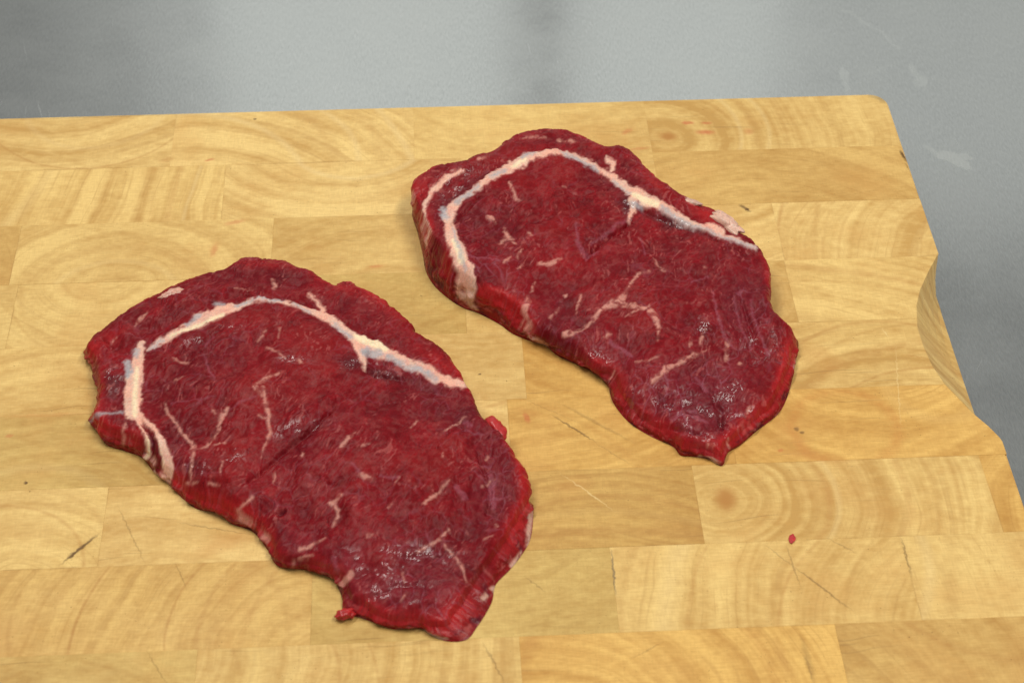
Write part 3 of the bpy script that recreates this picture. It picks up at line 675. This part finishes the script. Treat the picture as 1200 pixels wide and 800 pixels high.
    for nm, FF in sets:
        us, iv = np.unique(FF, return_inverse=True); FF = iv.reshape(FF.shape)
        me = bpy.data.meshes.new(nm)
        me.vertices.add(len(us)); me.vertices.foreach_set('co', (allP[us] - org).astype(np.float32).ravel())
        me.loops.add(FF.size); me.loops.foreach_set('vertex_index', FF.astype(np.int32).ravel())
        me.polygons.add(len(FF)); me.polygons.foreach_set('loop_start', np.arange(0, FF.size, 4, dtype=np.int32))
        me.update(calc_edges=True)
        me.polygons.foreach_set('use_smooth', np.ones(len(FF), bool))
        at = me.attributes.new('tone', 'FLOAT_COLOR', 'POINT'); at.data.foreach_set('color', np.c_[col[us], np.ones(len(us))].astype(np.float32).ravel())
        at = me.attributes.new('gloss', 'FLOAT', 'POINT'); at.data.foreach_set('value', gloss[us].astype(np.float32))
        at = me.attributes.new('relief', 'FLOAT', 'POINT'); at.data.foreach_set('value', relief[us].astype(np.float32))
        me.normals_split_custom_set_from_vertices(VN[us].astype(np.float32).tolist())
        obj(nm, me, MEAT, root)
    return root, Hpx, org

# small lumps of fat or meat stuck to the edge
def lump(nm, root, org, px, z, size, ang, color, seed, gl=.34):
    c = back(px[0], px[1], z)
    bm = bmesh.new(); bmesh.ops.create_icosphere(bm, subdivisions=4, radius=1.0)
    co = np.array([v.co[:] for v in bm.verts])
    th = np.arctan2(co[:, 1], co[:, 0])
    f = 1 + (fbm(co[:, 0] * 1.6 + 9, co[:, 1] * 1.6 + co[:, 2] * 1.3 + 4, seed, 3) - .5) * 0.9
    co = co * f[:, None]
    co[:, 2] = np.where(co[:, 2] > 0, co[:, 2], co[:, 2] * .6)
    co = co * np.array(size)
    R = np.array([[math.cos(ang), -math.sin(ang), 0], [math.sin(ang), math.cos(ang), 0], [0, 0, 1]]); co = co @ R.T + c - org
    for v, p in zip(bm.verts, co): v.co = p
    for fc in bm.faces: fc.smooth = True
    me = bpy.data.meshes.new(nm); bm.to_mesh(me); bm.free(); n = len(me.vertices)
    nz = fbm(co[:, 0] / .0015, co[:, 1] / .0015 + co[:, 2] / .002, seed + 1, 3)
    cc = np.asarray(color)[None] * (0.75 + .5 * nz[:, None])
    at = me.attributes.new('tone', 'FLOAT_COLOR', 'POINT'); at.data.foreach_set('color', np.c_[cc, np.ones(n)].astype(np.float32).ravel())
    at = me.attributes.new('gloss', 'FLOAT', 'POINT'); at.data.foreach_set('value', np.full(n, gl, np.float32))
    at = me.attributes.new('relief', 'FLOAT', 'POINT'); at.data.foreach_set('value', np.full(n, .5, np.float32))
    return obj(nm, me, MEAT, root)

S1 = dict(
    outline=[(106, 400), (125, 384), (150, 365), (180, 349), (215, 332), (240, 324), (265, 317), (276, 310), (284, 305), (300, 304), (320, 306), (335, 308), (350, 316), (366, 321), (382, 331), (394, 336), (402, 332), (415, 336),
             (445, 349), (467, 367), (485, 385), (487, 392), (497, 397), (520, 412), (535, 430), (545, 450), (555, 467), (565, 487), (574, 500), (590, 512), (605, 535), (617, 555), (623, 578),
             (625, 592, 618, 588), (622, 630, 604, 612), (610, 652, 592, 632), (597, 668, 580, 650), (581, 685, 566, 668), (576, 706, 551, 690), (560, 733, 535, 715), (545, 750, 523, 732), (523, 751, 510, 733), (505, 744, 500, 731),
             (494, 737, 489, 727), (460, 737, 458, 726), (442, 731, 441, 720), (420, 723, 426, 711), (402, 721, 412, 703), (401, 702, 408, 692), (392, 681, 398, 676), (384, 676, 385, 668), (358, 668, 358, 659), (325, 663, 325, 653),
             (314, 645, 317, 634), (296, 623, 299, 612), (272, 614, 275, 602), (255, 602, 257, 590), (230, 596, 231, 584), (215, 585, 217, 573), (202, 572, 204, 561), (195, 565, 196, 554), (182, 555, 185, 543),
             (167, 537, 170, 523), (147, 529, 148, 512), (125, 521, 126, 505), (116, 510, 118, 497), (106, 494, 109, 487), (111, 481, 114, 475), (115, 460, 117, 456), (109, 440, 113, 436), (105, 426, 109, 423), (98, 412, 102, 408)],
    heights=[(105, 405, 11), (150, 360, 17), (300, 330, 21), (450, 380, 19), (130, 480, 13), (250, 450, 19), (250, 530, 16), (400, 500, 20), (560, 480, 17), (560, 540, 15), (210, 570, 10), (320, 630, 10), (450, 600, 15), (605, 600, 10.5), (430, 700, 8.5), (540, 715, 8.5), (500, 660, 13)],
    dips=[([(430, 436, 2), (400, 470, 2), (350, 515, 1), (300, 556, 1)], .0026), ([(440, 436, 3), (480, 448, 3), (530, 462, 2)], .0022), ([(190, 385, 2), (250, 352, 2), (320, 344, 2), (390, 362, 2)], .0016)],
    domes=[(290, 440, 80, 60, .4, .0030), (470, 560, 90, 80, .6, .0025)],
    grain=1.15, fibre=.95, folds=[(540, 560, 60, 70, .35, 17), (465, 690, 80, 34, 1.2, 15)],
    cap=[(60, 300), (560, 300), (600, 460), (545, 452), (510, 440), (485, 428), (442, 411), (410, 393), (377, 367), (340, 357), (300, 352), (275, 360), (245, 378), (205, 392), (172, 407), (160, 425), (155, 470), (165, 500), (192, 540), (196, 566), (60, 560)],
    fat=[[(164, 402, 9), (163, 412, 12), (161, 425, 14), (157, 445, 19), (155, 465, 21), (156, 482, 18), (164, 490, 10)],
         [(164, 488, 5), (174, 495, 6), (185, 510, 8), (193, 528, 10), (196, 545, 12), (196, 560, 8)], [(160, 491, 4), (168, 504, 4), (172, 518, 5), (175, 534, 6), (186, 552, 6)],
         [(172, 407, 4), (187, 399, 6), (205, 391, 8), (225, 384, 9), (243, 377, 14), (256, 369, 17), (270, 362, 12), (282, 358, 8), (297, 353, 5), (320, 354, 4), (342, 358, 5), (362, 362, 8), (377, 367, 10), (392, 377, 9), (410, 392, 11), (424, 402, 20), (440, 409, 19), (460, 416, 12), (485, 428, 11), (512, 440, 11), (535, 447, 9), (545, 451, 6)],
         [(230, 375, 8), (243, 369, 7)], [(422, 410, 12), (426, 424, 7), (427, 434, 2)], [(377, 367, 6), (378, 358, 5), (372, 350, 4), (361, 343, 2)], [(383, 366, 7), (388, 369, 6)]],
    cream=[[(160, 430, 4), (158, 460, 6), (158, 485, 6)], [(184, 520, 5), (190, 545, 5)], [(173, 512, 3), (176, 535, 4)], [(418, 394, 8), (432, 402, 14), (450, 407, 10)], [(200, 393, 3), (240, 382, 5), (262, 372, 6)]],
    membrane=[[(150, 425, 8), (150, 438, 8)], [(161, 408, 6), (158, 415, 5)], [(173, 407, 3), (190, 398, 4)], [(218, 382, 4), (232, 373, 6)], [(253, 358, 7), (262, 356, 5)], [(276, 359, 4), (300, 352, 4), (330, 354, 4)], [(344, 358, 3), (362, 364, 3)], [(392, 380, 4), (412, 398, 5)], [(424, 415, 7), (445, 415, 7)], [(455, 418, 6), (485, 431, 6), (512, 442, 5)], [(106, 490, 3), (120, 483, 3), (143, 481, 3)]],
    marble=[[(192, 470, 2.6), (197, 485, 2.6), (207, 495, 2.4), (215, 507, 3), (226, 520, 4), (226, 535, 2.6), (224, 552, 2.6), (225, 565, 3)], [(218, 566, 3.4), (231, 566, 3.4)], [(266, 480, 4.5), (258, 495, 5.5), (253, 511, 3.6), (242, 522, 3), (228, 526, 2.6)], [(250, 522, 2.2), (266, 521, 2)],
            [(310, 463, 3), (312, 476, 3.5), (314, 490, 3.5), (316, 507, 3), (312, 520, 2.6), (307, 535, 2)], [(303, 491, 2.2), (314, 493, 2.2)], [(312, 410, 2.4), (327, 419, 2.6), (335, 426, 2)], [(327, 444, 2.4), (312, 452, 2.4), (299, 461, 4), (305, 467, 3), (312, 472, 2.6)],
            [(202, 420, 2), (220, 423, 1.6)], [(204, 442, 1.8), (217, 440, 1.6)], [(312, 390, 1.6), (302, 402, 1.6)], [(328, 386, 1.2), (327, 400, 1)], [(352, 427, 3), (355, 432, 3)], [(296, 582, 3), (287, 591, 3), (277, 599, 4)], [(275, 597, 5), (284, 605, 6), (292, 612, 7), (303, 623, 6), (316, 632, 3)],
            [(352, 642, 5), (364, 638, 4), (378, 632, 3)], [(342, 657, 3), (367, 649, 3.4)], [(355, 530, 4), (356, 534, 4.5)], [(322, 553, 2.2), (320, 565, 1.6)], [(400, 582, 3), (388, 590, 4.5), (396, 597, 5), (395, 608, 4), (389, 617, 2)],
            [(401, 523, 3), (408, 515, 3.4), (417, 509, 2.4)], [(424, 525, 2.5), (433, 522, 2)], [(482, 501, 3), (490, 490, 3)], [(522, 507, 3), (533, 496, 2), (545, 485, 2.4)], [(497, 595, 3.4), (510, 583, 2.6), (527, 566, 2)], [(565, 568, 2), (580, 557, 1.8)], [(517, 542, 2.4), (519, 536, 2)], [(569, 534, 2), (573, 529, 2)],
            [(422, 560, 4), (427, 563, 4), (437, 567, 4)], [(463, 570, 2.4), (469, 566, 2)], [(455, 596, 3), (460, 593, 2.4)], [(526, 621, 2.2), (518, 628, 3.4), (511, 634, 4.4), (498, 639, 3), (487, 645, 3)], [(520, 638, 2.6), (532, 647, 3), (540, 660, 3), (547, 682, 2)], [(580, 614, 4), (581, 616, 4)], [(567, 632, 2), (577, 628, 2)],
            [(360, 640, 3), (380, 630, 3)], [(412, 672, 5), (405, 680, 7), (400, 690, 6)], [(472, 670, 2), (475, 682, 2.4)], [(430, 628, 3), (437, 626, 2)], [(320, 326, 3), (323, 332, 3.4), (320, 338, 2.4)], [(172, 367, 3), (164, 372, 4), (158, 378, 2.4)], [(275, 335, 1.6), (295, 339, 1.8)], [(147, 495, 2.4), (143, 505, 2.4), (149, 516, 2.4), (157, 508, 2)], [(478, 695, 2), (470, 703, 2)], [(248, 480, 3), (253, 486, 2.4)], [(262, 545, 3), (258, 556, 4)], [(245, 566, 2.4), (258, 570, 2.4)], [(130, 400, 2), (135, 394, 2)], [(495, 738, 4), (520, 742, 4)]],
    vein=[[(240, 420, 2), (245, 432, 3), (252, 448, 2.4)], [(240, 407, 1.6), (250, 397, 1.8)], [(545, 492, 5), (552, 500, 3)], [(534, 572, 5), (545, 585, 6)], [(575, 555, 6), (578, 590, 8)], [(412, 545, 2), (424, 560, 3)], [(446, 562, 2), (468, 566, 3)], [(200, 470, 1.5), (250, 468, 1.5)], [(390, 655, 6), (395, 668, 5)], [(270, 482, 1.5), (300, 470, 1.5)]],
    groove=[[(385, 485, 2), (340, 520, 2), (292, 566, 1)], [(428, 432, 4), (440, 440, 4), (470, 442, 2)], [(328, 602, 5), (332, 600, 4)], [(165, 492, 2), (178, 515, 3), (180, 535, 2)], [(560, 530, 2), (575, 575, 3), (570, 600, 2)], [(120, 395, 2), (130, 405, 2)], [(390, 676, 5), (395, 690, 4)], [(140, 516, 4), (150, 522, 4)]],
    spark=[(438, 432, 32, 9, .2), (408, 425, 14, 10), (222, 545, 26, 14, .2), (455, 690, 60, 32, .1), (250, 394, 40, 6, -.25), (350, 428, 22, 7, .1), (395, 660, 20, 18), (480, 650, 60, 12, -.1), (130, 440, 12, 18), (272, 538, 14, 10), (355, 500, 40, 8, -.2)],
    red=[(232, 584, 45, 12, .35, .9), (600, 632, 16, 34, .5, .9), (545, 712, 32, 22, -.5, .9), (106, 412, 12, 14, 0, .9), (450, 352, 50, 9, .6, .8), (515, 425, 32, 8, .6, .6), (320, 648, 16, 12, .5, .7), (130, 392, 22, 10, -.6, .6), (300, 308, 60, 6, 0, .4), (113, 490, 10, 16, 0, .5), (612, 560, 8, 30, -.2, .8), (385, 328, 26, 5, .4, .8)],
    violet=[(575, 570, 24, 40, .2, .6), (470, 690, 75, 34, .1, .8), (480, 640, 60, 14, .1, .4), (545, 495, 24, 14, .6, .6), (400, 655, 22, 18, 0, .6), (345, 630, 40, 18, .5, .3), (220, 545, 26, 14, .2, .4), (480, 440, 55, 10, .45, .3)],
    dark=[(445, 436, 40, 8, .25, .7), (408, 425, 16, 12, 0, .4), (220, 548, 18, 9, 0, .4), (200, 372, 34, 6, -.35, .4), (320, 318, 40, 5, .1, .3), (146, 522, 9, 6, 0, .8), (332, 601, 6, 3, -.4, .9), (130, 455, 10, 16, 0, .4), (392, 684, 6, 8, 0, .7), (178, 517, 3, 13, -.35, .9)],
    sidefat=[[(622, 600, 6), (618, 640, 5), (600, 662, 6)], [(578, 690, 8), (566, 700, 6)], [(498, 740, 7), (522, 748, 6)], [(400, 725, 4)], [(182, 553, 6), (196, 564, 8)]])
S2 = dict(
    outline=[(482, 220), (487, 212), (505, 200), (525, 195), (542, 192), (560, 184), (577, 180), (586, 172), (595, 165), (620, 156), (645, 154), (667, 156), (690, 166), (710, 175), (725, 174), (738, 178), (748, 188), (767, 207), (785, 222), (805, 235), (830, 246), (846, 254), (860, 272), (880, 282), (892, 295), (902, 317), (904, 340),
             (903, 357), (910, 370), (927, 387), (935, 399, 931, 397), (931, 432, 925, 425), (922, 467, 913, 457), (912, 485, 904, 474), (887, 505, 881, 494), (866, 523, 862, 512), (853, 531, 851, 521), (846, 546, 844, 534), (830, 538, 830, 528),
             (810, 535, 811, 525), (798, 534, 800, 523), (789, 524, 790, 512), (762, 511, 765, 498), (737, 495, 743, 480), (718, 471, 726, 455), (712, 453, 717, 440), (697, 438, 696, 430), (675, 427, 677, 414), (652, 416, 655, 403), (640, 406, 645, 396),
             (628, 402, 632, 391), (602, 392, 611, 370), (585, 380, 590, 353), (560, 367, 567, 345), (545, 362, 551, 332), (528, 352, 532, 318), (508, 334, 515, 295), (499, 318, 506, 280), (495, 297, 499, 264), (489, 272, 492, 249), (483, 252, 486, 237)],
    heights=[(490, 230, 21), (520, 290, 23), (550, 320, 21), (620, 180, 23), (740, 210, 22), (830, 260, 17), (850, 290, 18), (580, 345, 17), (620, 375, 14), (700, 300, 20), (650, 385, 14), (690, 420, 12), (900, 350, 17), (780, 400, 17), (720, 440, 11), (910, 430, 9.5), (800, 490, 11), (850, 520, 7.5), (770, 500, 8), (880, 490, 8.5)],
    dips=[([(738, 258, 3), (712, 276, 4), (690, 296, 4), (676, 318, 2)], .0034), ([(752, 246, 3), (800, 262, 3), (860, 290, 2)], .0024), ([(530, 228, 2), (590, 190, 2), (650, 172, 2), (715, 192, 2)], .0018), ([(700, 430, 2), (735, 460, 3), (765, 490, 2)], .0018), ([(838, 440, 2), (845, 480, 3), (848, 505, 2)], .0018)],
    domes=[(635, 250, 75, 45, .3, .0028), (780, 350, 80, 60, .6, .0022)],
    grain=1.3, fibre=.75, folds=[(870, 370, 45, 60, -.25, 15), (810, 480, 60, 36, 1.1, 14), (680, 240, 60, 50, 1.2, 14)],
    cap=[(440, 120), (760, 120), (900, 250), (885, 290), (860, 279), (835, 270), (810, 260), (787, 249), (772, 237), (742, 222), (717, 204), (685, 187), (650, 181), (625, 185), (600, 199), (565, 219), (545, 229), (525, 247), (530, 275), (550, 330), (556, 350), (540, 380), (440, 380)],
    fat=[[(545, 229, 5), (534, 236, 10), (526, 247, 13), (526, 262, 13), (531, 280, 16), (539, 303, 18), (546, 322, 21), (551, 336, 20), (552, 346, 12)],
         [(545, 229, 5), (565, 219, 7), (580, 207, 11), (600, 198, 13), (611, 192, 15), (625, 185, 10), (650, 181, 7), (667, 181, 6), (685, 187, 7), (702, 194, 6), (717, 204, 9), (730, 213, 10), (742, 223, 14), (754, 232, 16), (770, 238, 9), (787, 248, 8), (810, 260, 8), (835, 270, 7), (860, 279, 5), (885, 290, 4)],
         [(742, 235, 12), (742, 246, 8), (736, 257, 3)], [(597, 198, 8), (597, 192, 5)], [(542, 200, 4), (525, 207, 6), (507, 220, 6), (498, 237, 6), (498, 254, 4), (505, 272, 3)], [(718, 196, 6), (720, 190, 6), (712, 184, 4)], [(830, 262, 8), (845, 270, 9)]],
    cream=[[(744, 228, 9), (757, 234, 9), (770, 238, 5)], [(532, 282, 6), (541, 305, 8)], [(600, 199, 5), (615, 191, 5)]],
    membrane=[[(520, 243, 9), (522, 252, 8)], [(536, 234, 6), (560, 221, 4)], [(578, 209, 6), (590, 203, 5)], [(612, 187, 5), (626, 182, 5)], [(660, 181, 4), (685, 189, 5), (700, 196, 4)], [(720, 208, 4), (738, 226, 4)], [(740, 240, 5), (752, 241, 5)], [(775, 243, 5), (810, 262, 5), (840, 273, 4), (885, 290, 3)], [(530, 262, 3), (545, 318, 3)]],
    marble=[[(597, 217, 2.4), (600, 227, 2.6), (605, 236, 4), (612, 239, 2.4)], [(571, 254, 3), (577, 256, 4), (582, 260, 2)], [(592, 267, 2.4), (595, 277, 5), (605, 287, 4)], [(585, 286, 2.6), (595, 279, 3)], [(611, 294, 3), (606, 302, 4)], [(590, 308, 2.6), (598, 302, 2.6)], [(632, 311, 4), (640, 312, 4), (650, 309, 3), (658, 304, 2)], [(606, 314, 2), (611, 310, 2)],
            [(620, 349, 4), (616, 358, 7), (615, 366, 7), (619, 376, 5), (626, 388, 4)], [(627, 331, 2.4), (622, 342, 2.4)], [(681, 346, 3), (677, 358, 2.6), (675, 366, 2)], [(662, 344, 4.5), (663, 344, 4.5)], [(655, 356, 2), (651, 364, 1.6)], [(645, 370, 2), (648, 366, 1.6)],
            [(662, 392, 7), (672, 388, 6), (682, 385, 4), (695, 375, 4.4), (705, 365, 5), (725, 357, 7), (734, 346, 4), (740, 330, 3.4), (747, 320, 3), (762, 317, 2.4)], [(727, 359, 5), (745, 364, 5.6), (759, 365, 6), (767, 375, 5.6), (772, 387, 4.4), (770, 399, 2)], [(750, 366, 3), (732, 374, 2)], [(759, 365, 3), (761, 361, 2)],
            [(765, 449, 5), (773, 442, 4.4), (781, 434, 7), (790, 429, 4), (800, 421, 4), (811, 416, 4), (828, 410, 2.4)], [(852, 402, 4), (851, 412, 6), (851, 421, 4)], [(867, 424, 5), (868, 424, 5)], [(878, 476, 3), (874, 489, 2)], [(720, 436, 2.6), (714, 450, 2.4)], [(797, 532, 4), (812, 530, 4), (830, 533, 5), (845, 541, 4)], [(853, 514, 3.4), (850, 528, 2.6)], [(830, 521, 5), (838, 522, 5)],
            [(655, 162, 4), (662, 164, 4)], [(668, 165, 4), (674, 167, 3)], [(613, 162, 2), (640, 160, 2)], [(561, 189, 5), (570, 186, 4)], [(484, 225, 5), (483, 240, 4)], [(804, 233, 4), (814, 240, 4)], [(820, 402, 3), (826, 386, 2)], [(808, 405, 2), (810, 400, 2)], [(825, 312, 2.5), (827, 313, 2.5)], [(618, 276, 2), (623, 279, 2)], [(770, 421, 2), (745, 424, 1.6)], [(706, 398, 2), (716, 392, 1.6)], [(660, 220, 2.4), (662, 221, 2.4)], [(765, 300, 1.4), (780, 318, 1.2)]],
    vein=[[(732, 257, 2.4), (710, 272, 1.6), (692, 286, 1.6)], [(675, 268, 2.4), (676, 287, 4), (687, 298, 7), (700, 296, 3)], [(835, 340, 2), (840, 365, 3), (847, 390, 3), (851, 400, 3)], [(787, 493, 3), (796, 485, 4), (815, 486, 6), (830, 494, 3)], [(880, 350, 2), (890, 390, 3), (900, 415, 3)], [(860, 345, 2), (868, 380, 2), (880, 410, 2)], [(815, 440, 3), (830, 455, 4)], [(715, 400, 4), (740, 416, 4)], [(545, 300, 2), (585, 305, 2)], [(755, 300, 1.6), (752, 280, 1.2)], [(810, 330, 2), (830, 322, 2)]],
    groove=[[(735, 262, 2), (710, 280, 3), (690, 297, 2)], [(755, 244, 5), (790, 258, 5), (840, 280, 2)], [(833, 455, 3), (843, 478, 5), (846, 500, 3)], [(553, 280, 2), (580, 292, 1)], [(560, 232, 2), (530, 260, 2)], [(738, 470, 3), (755, 492, 3)], [(870, 350, 2), (885, 395, 2)], [(562, 328, 3), (566, 340, 3)], [(780, 500, 2), (820, 508, 2)]],
    spark=[(785, 256, 30, 7, .3), (738, 240, 8, 16), (805, 488, 55, 30, .3), (860, 465, 28, 30), (825, 385, 22, 12), (700, 420, 20, 12, .5), (735, 475, 14, 20), (890, 400, 20, 20), (530, 215, 30, 14, -.5)],
    red=[(590, 348, 34, 8, .25, 1.0), (922, 430, 10, 40, .15, .9), (885, 495, 30, 12, -.6, .9), (700, 425, 26, 14, .5, .5), (735, 485, 10, 26, -.5, .7), (495, 220, 14, 20, .4, .6), (830, 250, 26, 8, .5, .8), (770, 215, 30, 6, .7, .5), (680, 300, 60, 18, -.2, .25), (850, 520, 26, 10, 0, .6), (500, 262, 10, 18, -.3, .6)],
    violet=[(870, 360, 26, 50, 0, .7), (800, 480, 60, 36, .2, .8), (790, 440, 60, 20, 0, .35), (720, 410, 40, 14, .5, .4), (570, 310, 30, 20, .3, .5), (850, 450, 30, 40, 0, .5), (640, 360, 30, 20, .3, .3)],
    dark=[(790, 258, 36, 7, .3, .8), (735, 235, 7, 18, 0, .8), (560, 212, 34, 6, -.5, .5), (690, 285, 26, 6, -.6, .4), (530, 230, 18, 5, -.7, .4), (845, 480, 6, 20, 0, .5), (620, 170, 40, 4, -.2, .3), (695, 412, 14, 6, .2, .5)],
    sidefat=[[(540, 345, 8), (548, 352, 7), (558, 364, 5)], [(551, 340, 14), (552, 350, 8)], [(622, 394, 7), (640, 404, 5)], [(842, 541, 6), (820, 534, 4)], [(932, 415, 4), (930, 430, 4)]])

st1, H1, o1 = build_steak('raw_steak', S1, 11)
tag(st1, 'raw beef steak nearest the camera, the larger one at front left of board', 'steak', 'raw steaks on the board')
st2, H2, o2 = build_steak('raw_steak', S2, 23)
tag(st2, 'raw beef steak farther back, nearer the steel, with branching white marbling', 'steak', 'raw steaks on the board')
lump('fat_scrap', st1, o1, (203, 344), 0.0170, (.0065, .0026, .0020), .35, FAT * np.array([.75, .62, .6]), 41)
lump('meat_tag', st1, o1, (580, 505), 0.0100, (.0046, .0070, .0034), .3, CB * 1.1, 42)
lump('meat_tag', st1, o1, (406, 337), 0.014, (.0050, .0030, .0025), -.3, CB * .9, 43)
lump('meat_tag', st1, o1, (405, 719), 0.002, (.0044, .0030, .0025), .3, CB, 44)
lump('fat_scrap', st2, o2, (850, 261), 0.0150, (.0042, .0115, .0040), .52, FAT * .9, 45)
lump('fat_scrap', st2, o2, (808, 237), 0.0165, (.0060, .0025, .0018), -.6, FAT * .75, 46)

# a crumb of meat left on the wood
def crumb(px, size, ang, seed, label):
    r = bpy.data.objects.new('meat_crumb', None)
    c = back(px[0], px[1], 0.0003)
    o = lump('meat_crumb', None, c, px, 0.0003, size, ang, CB * 1.15, seed, .6)
    o.location = c
    tag(o, label, 'meat crumb', None)
    bpy.data.objects.remove(r)
    return o
crumb((928, 631), (.0015, .0024, .0003), -.3, 51, 'tiny red crumb of meat on the board below the round knot')
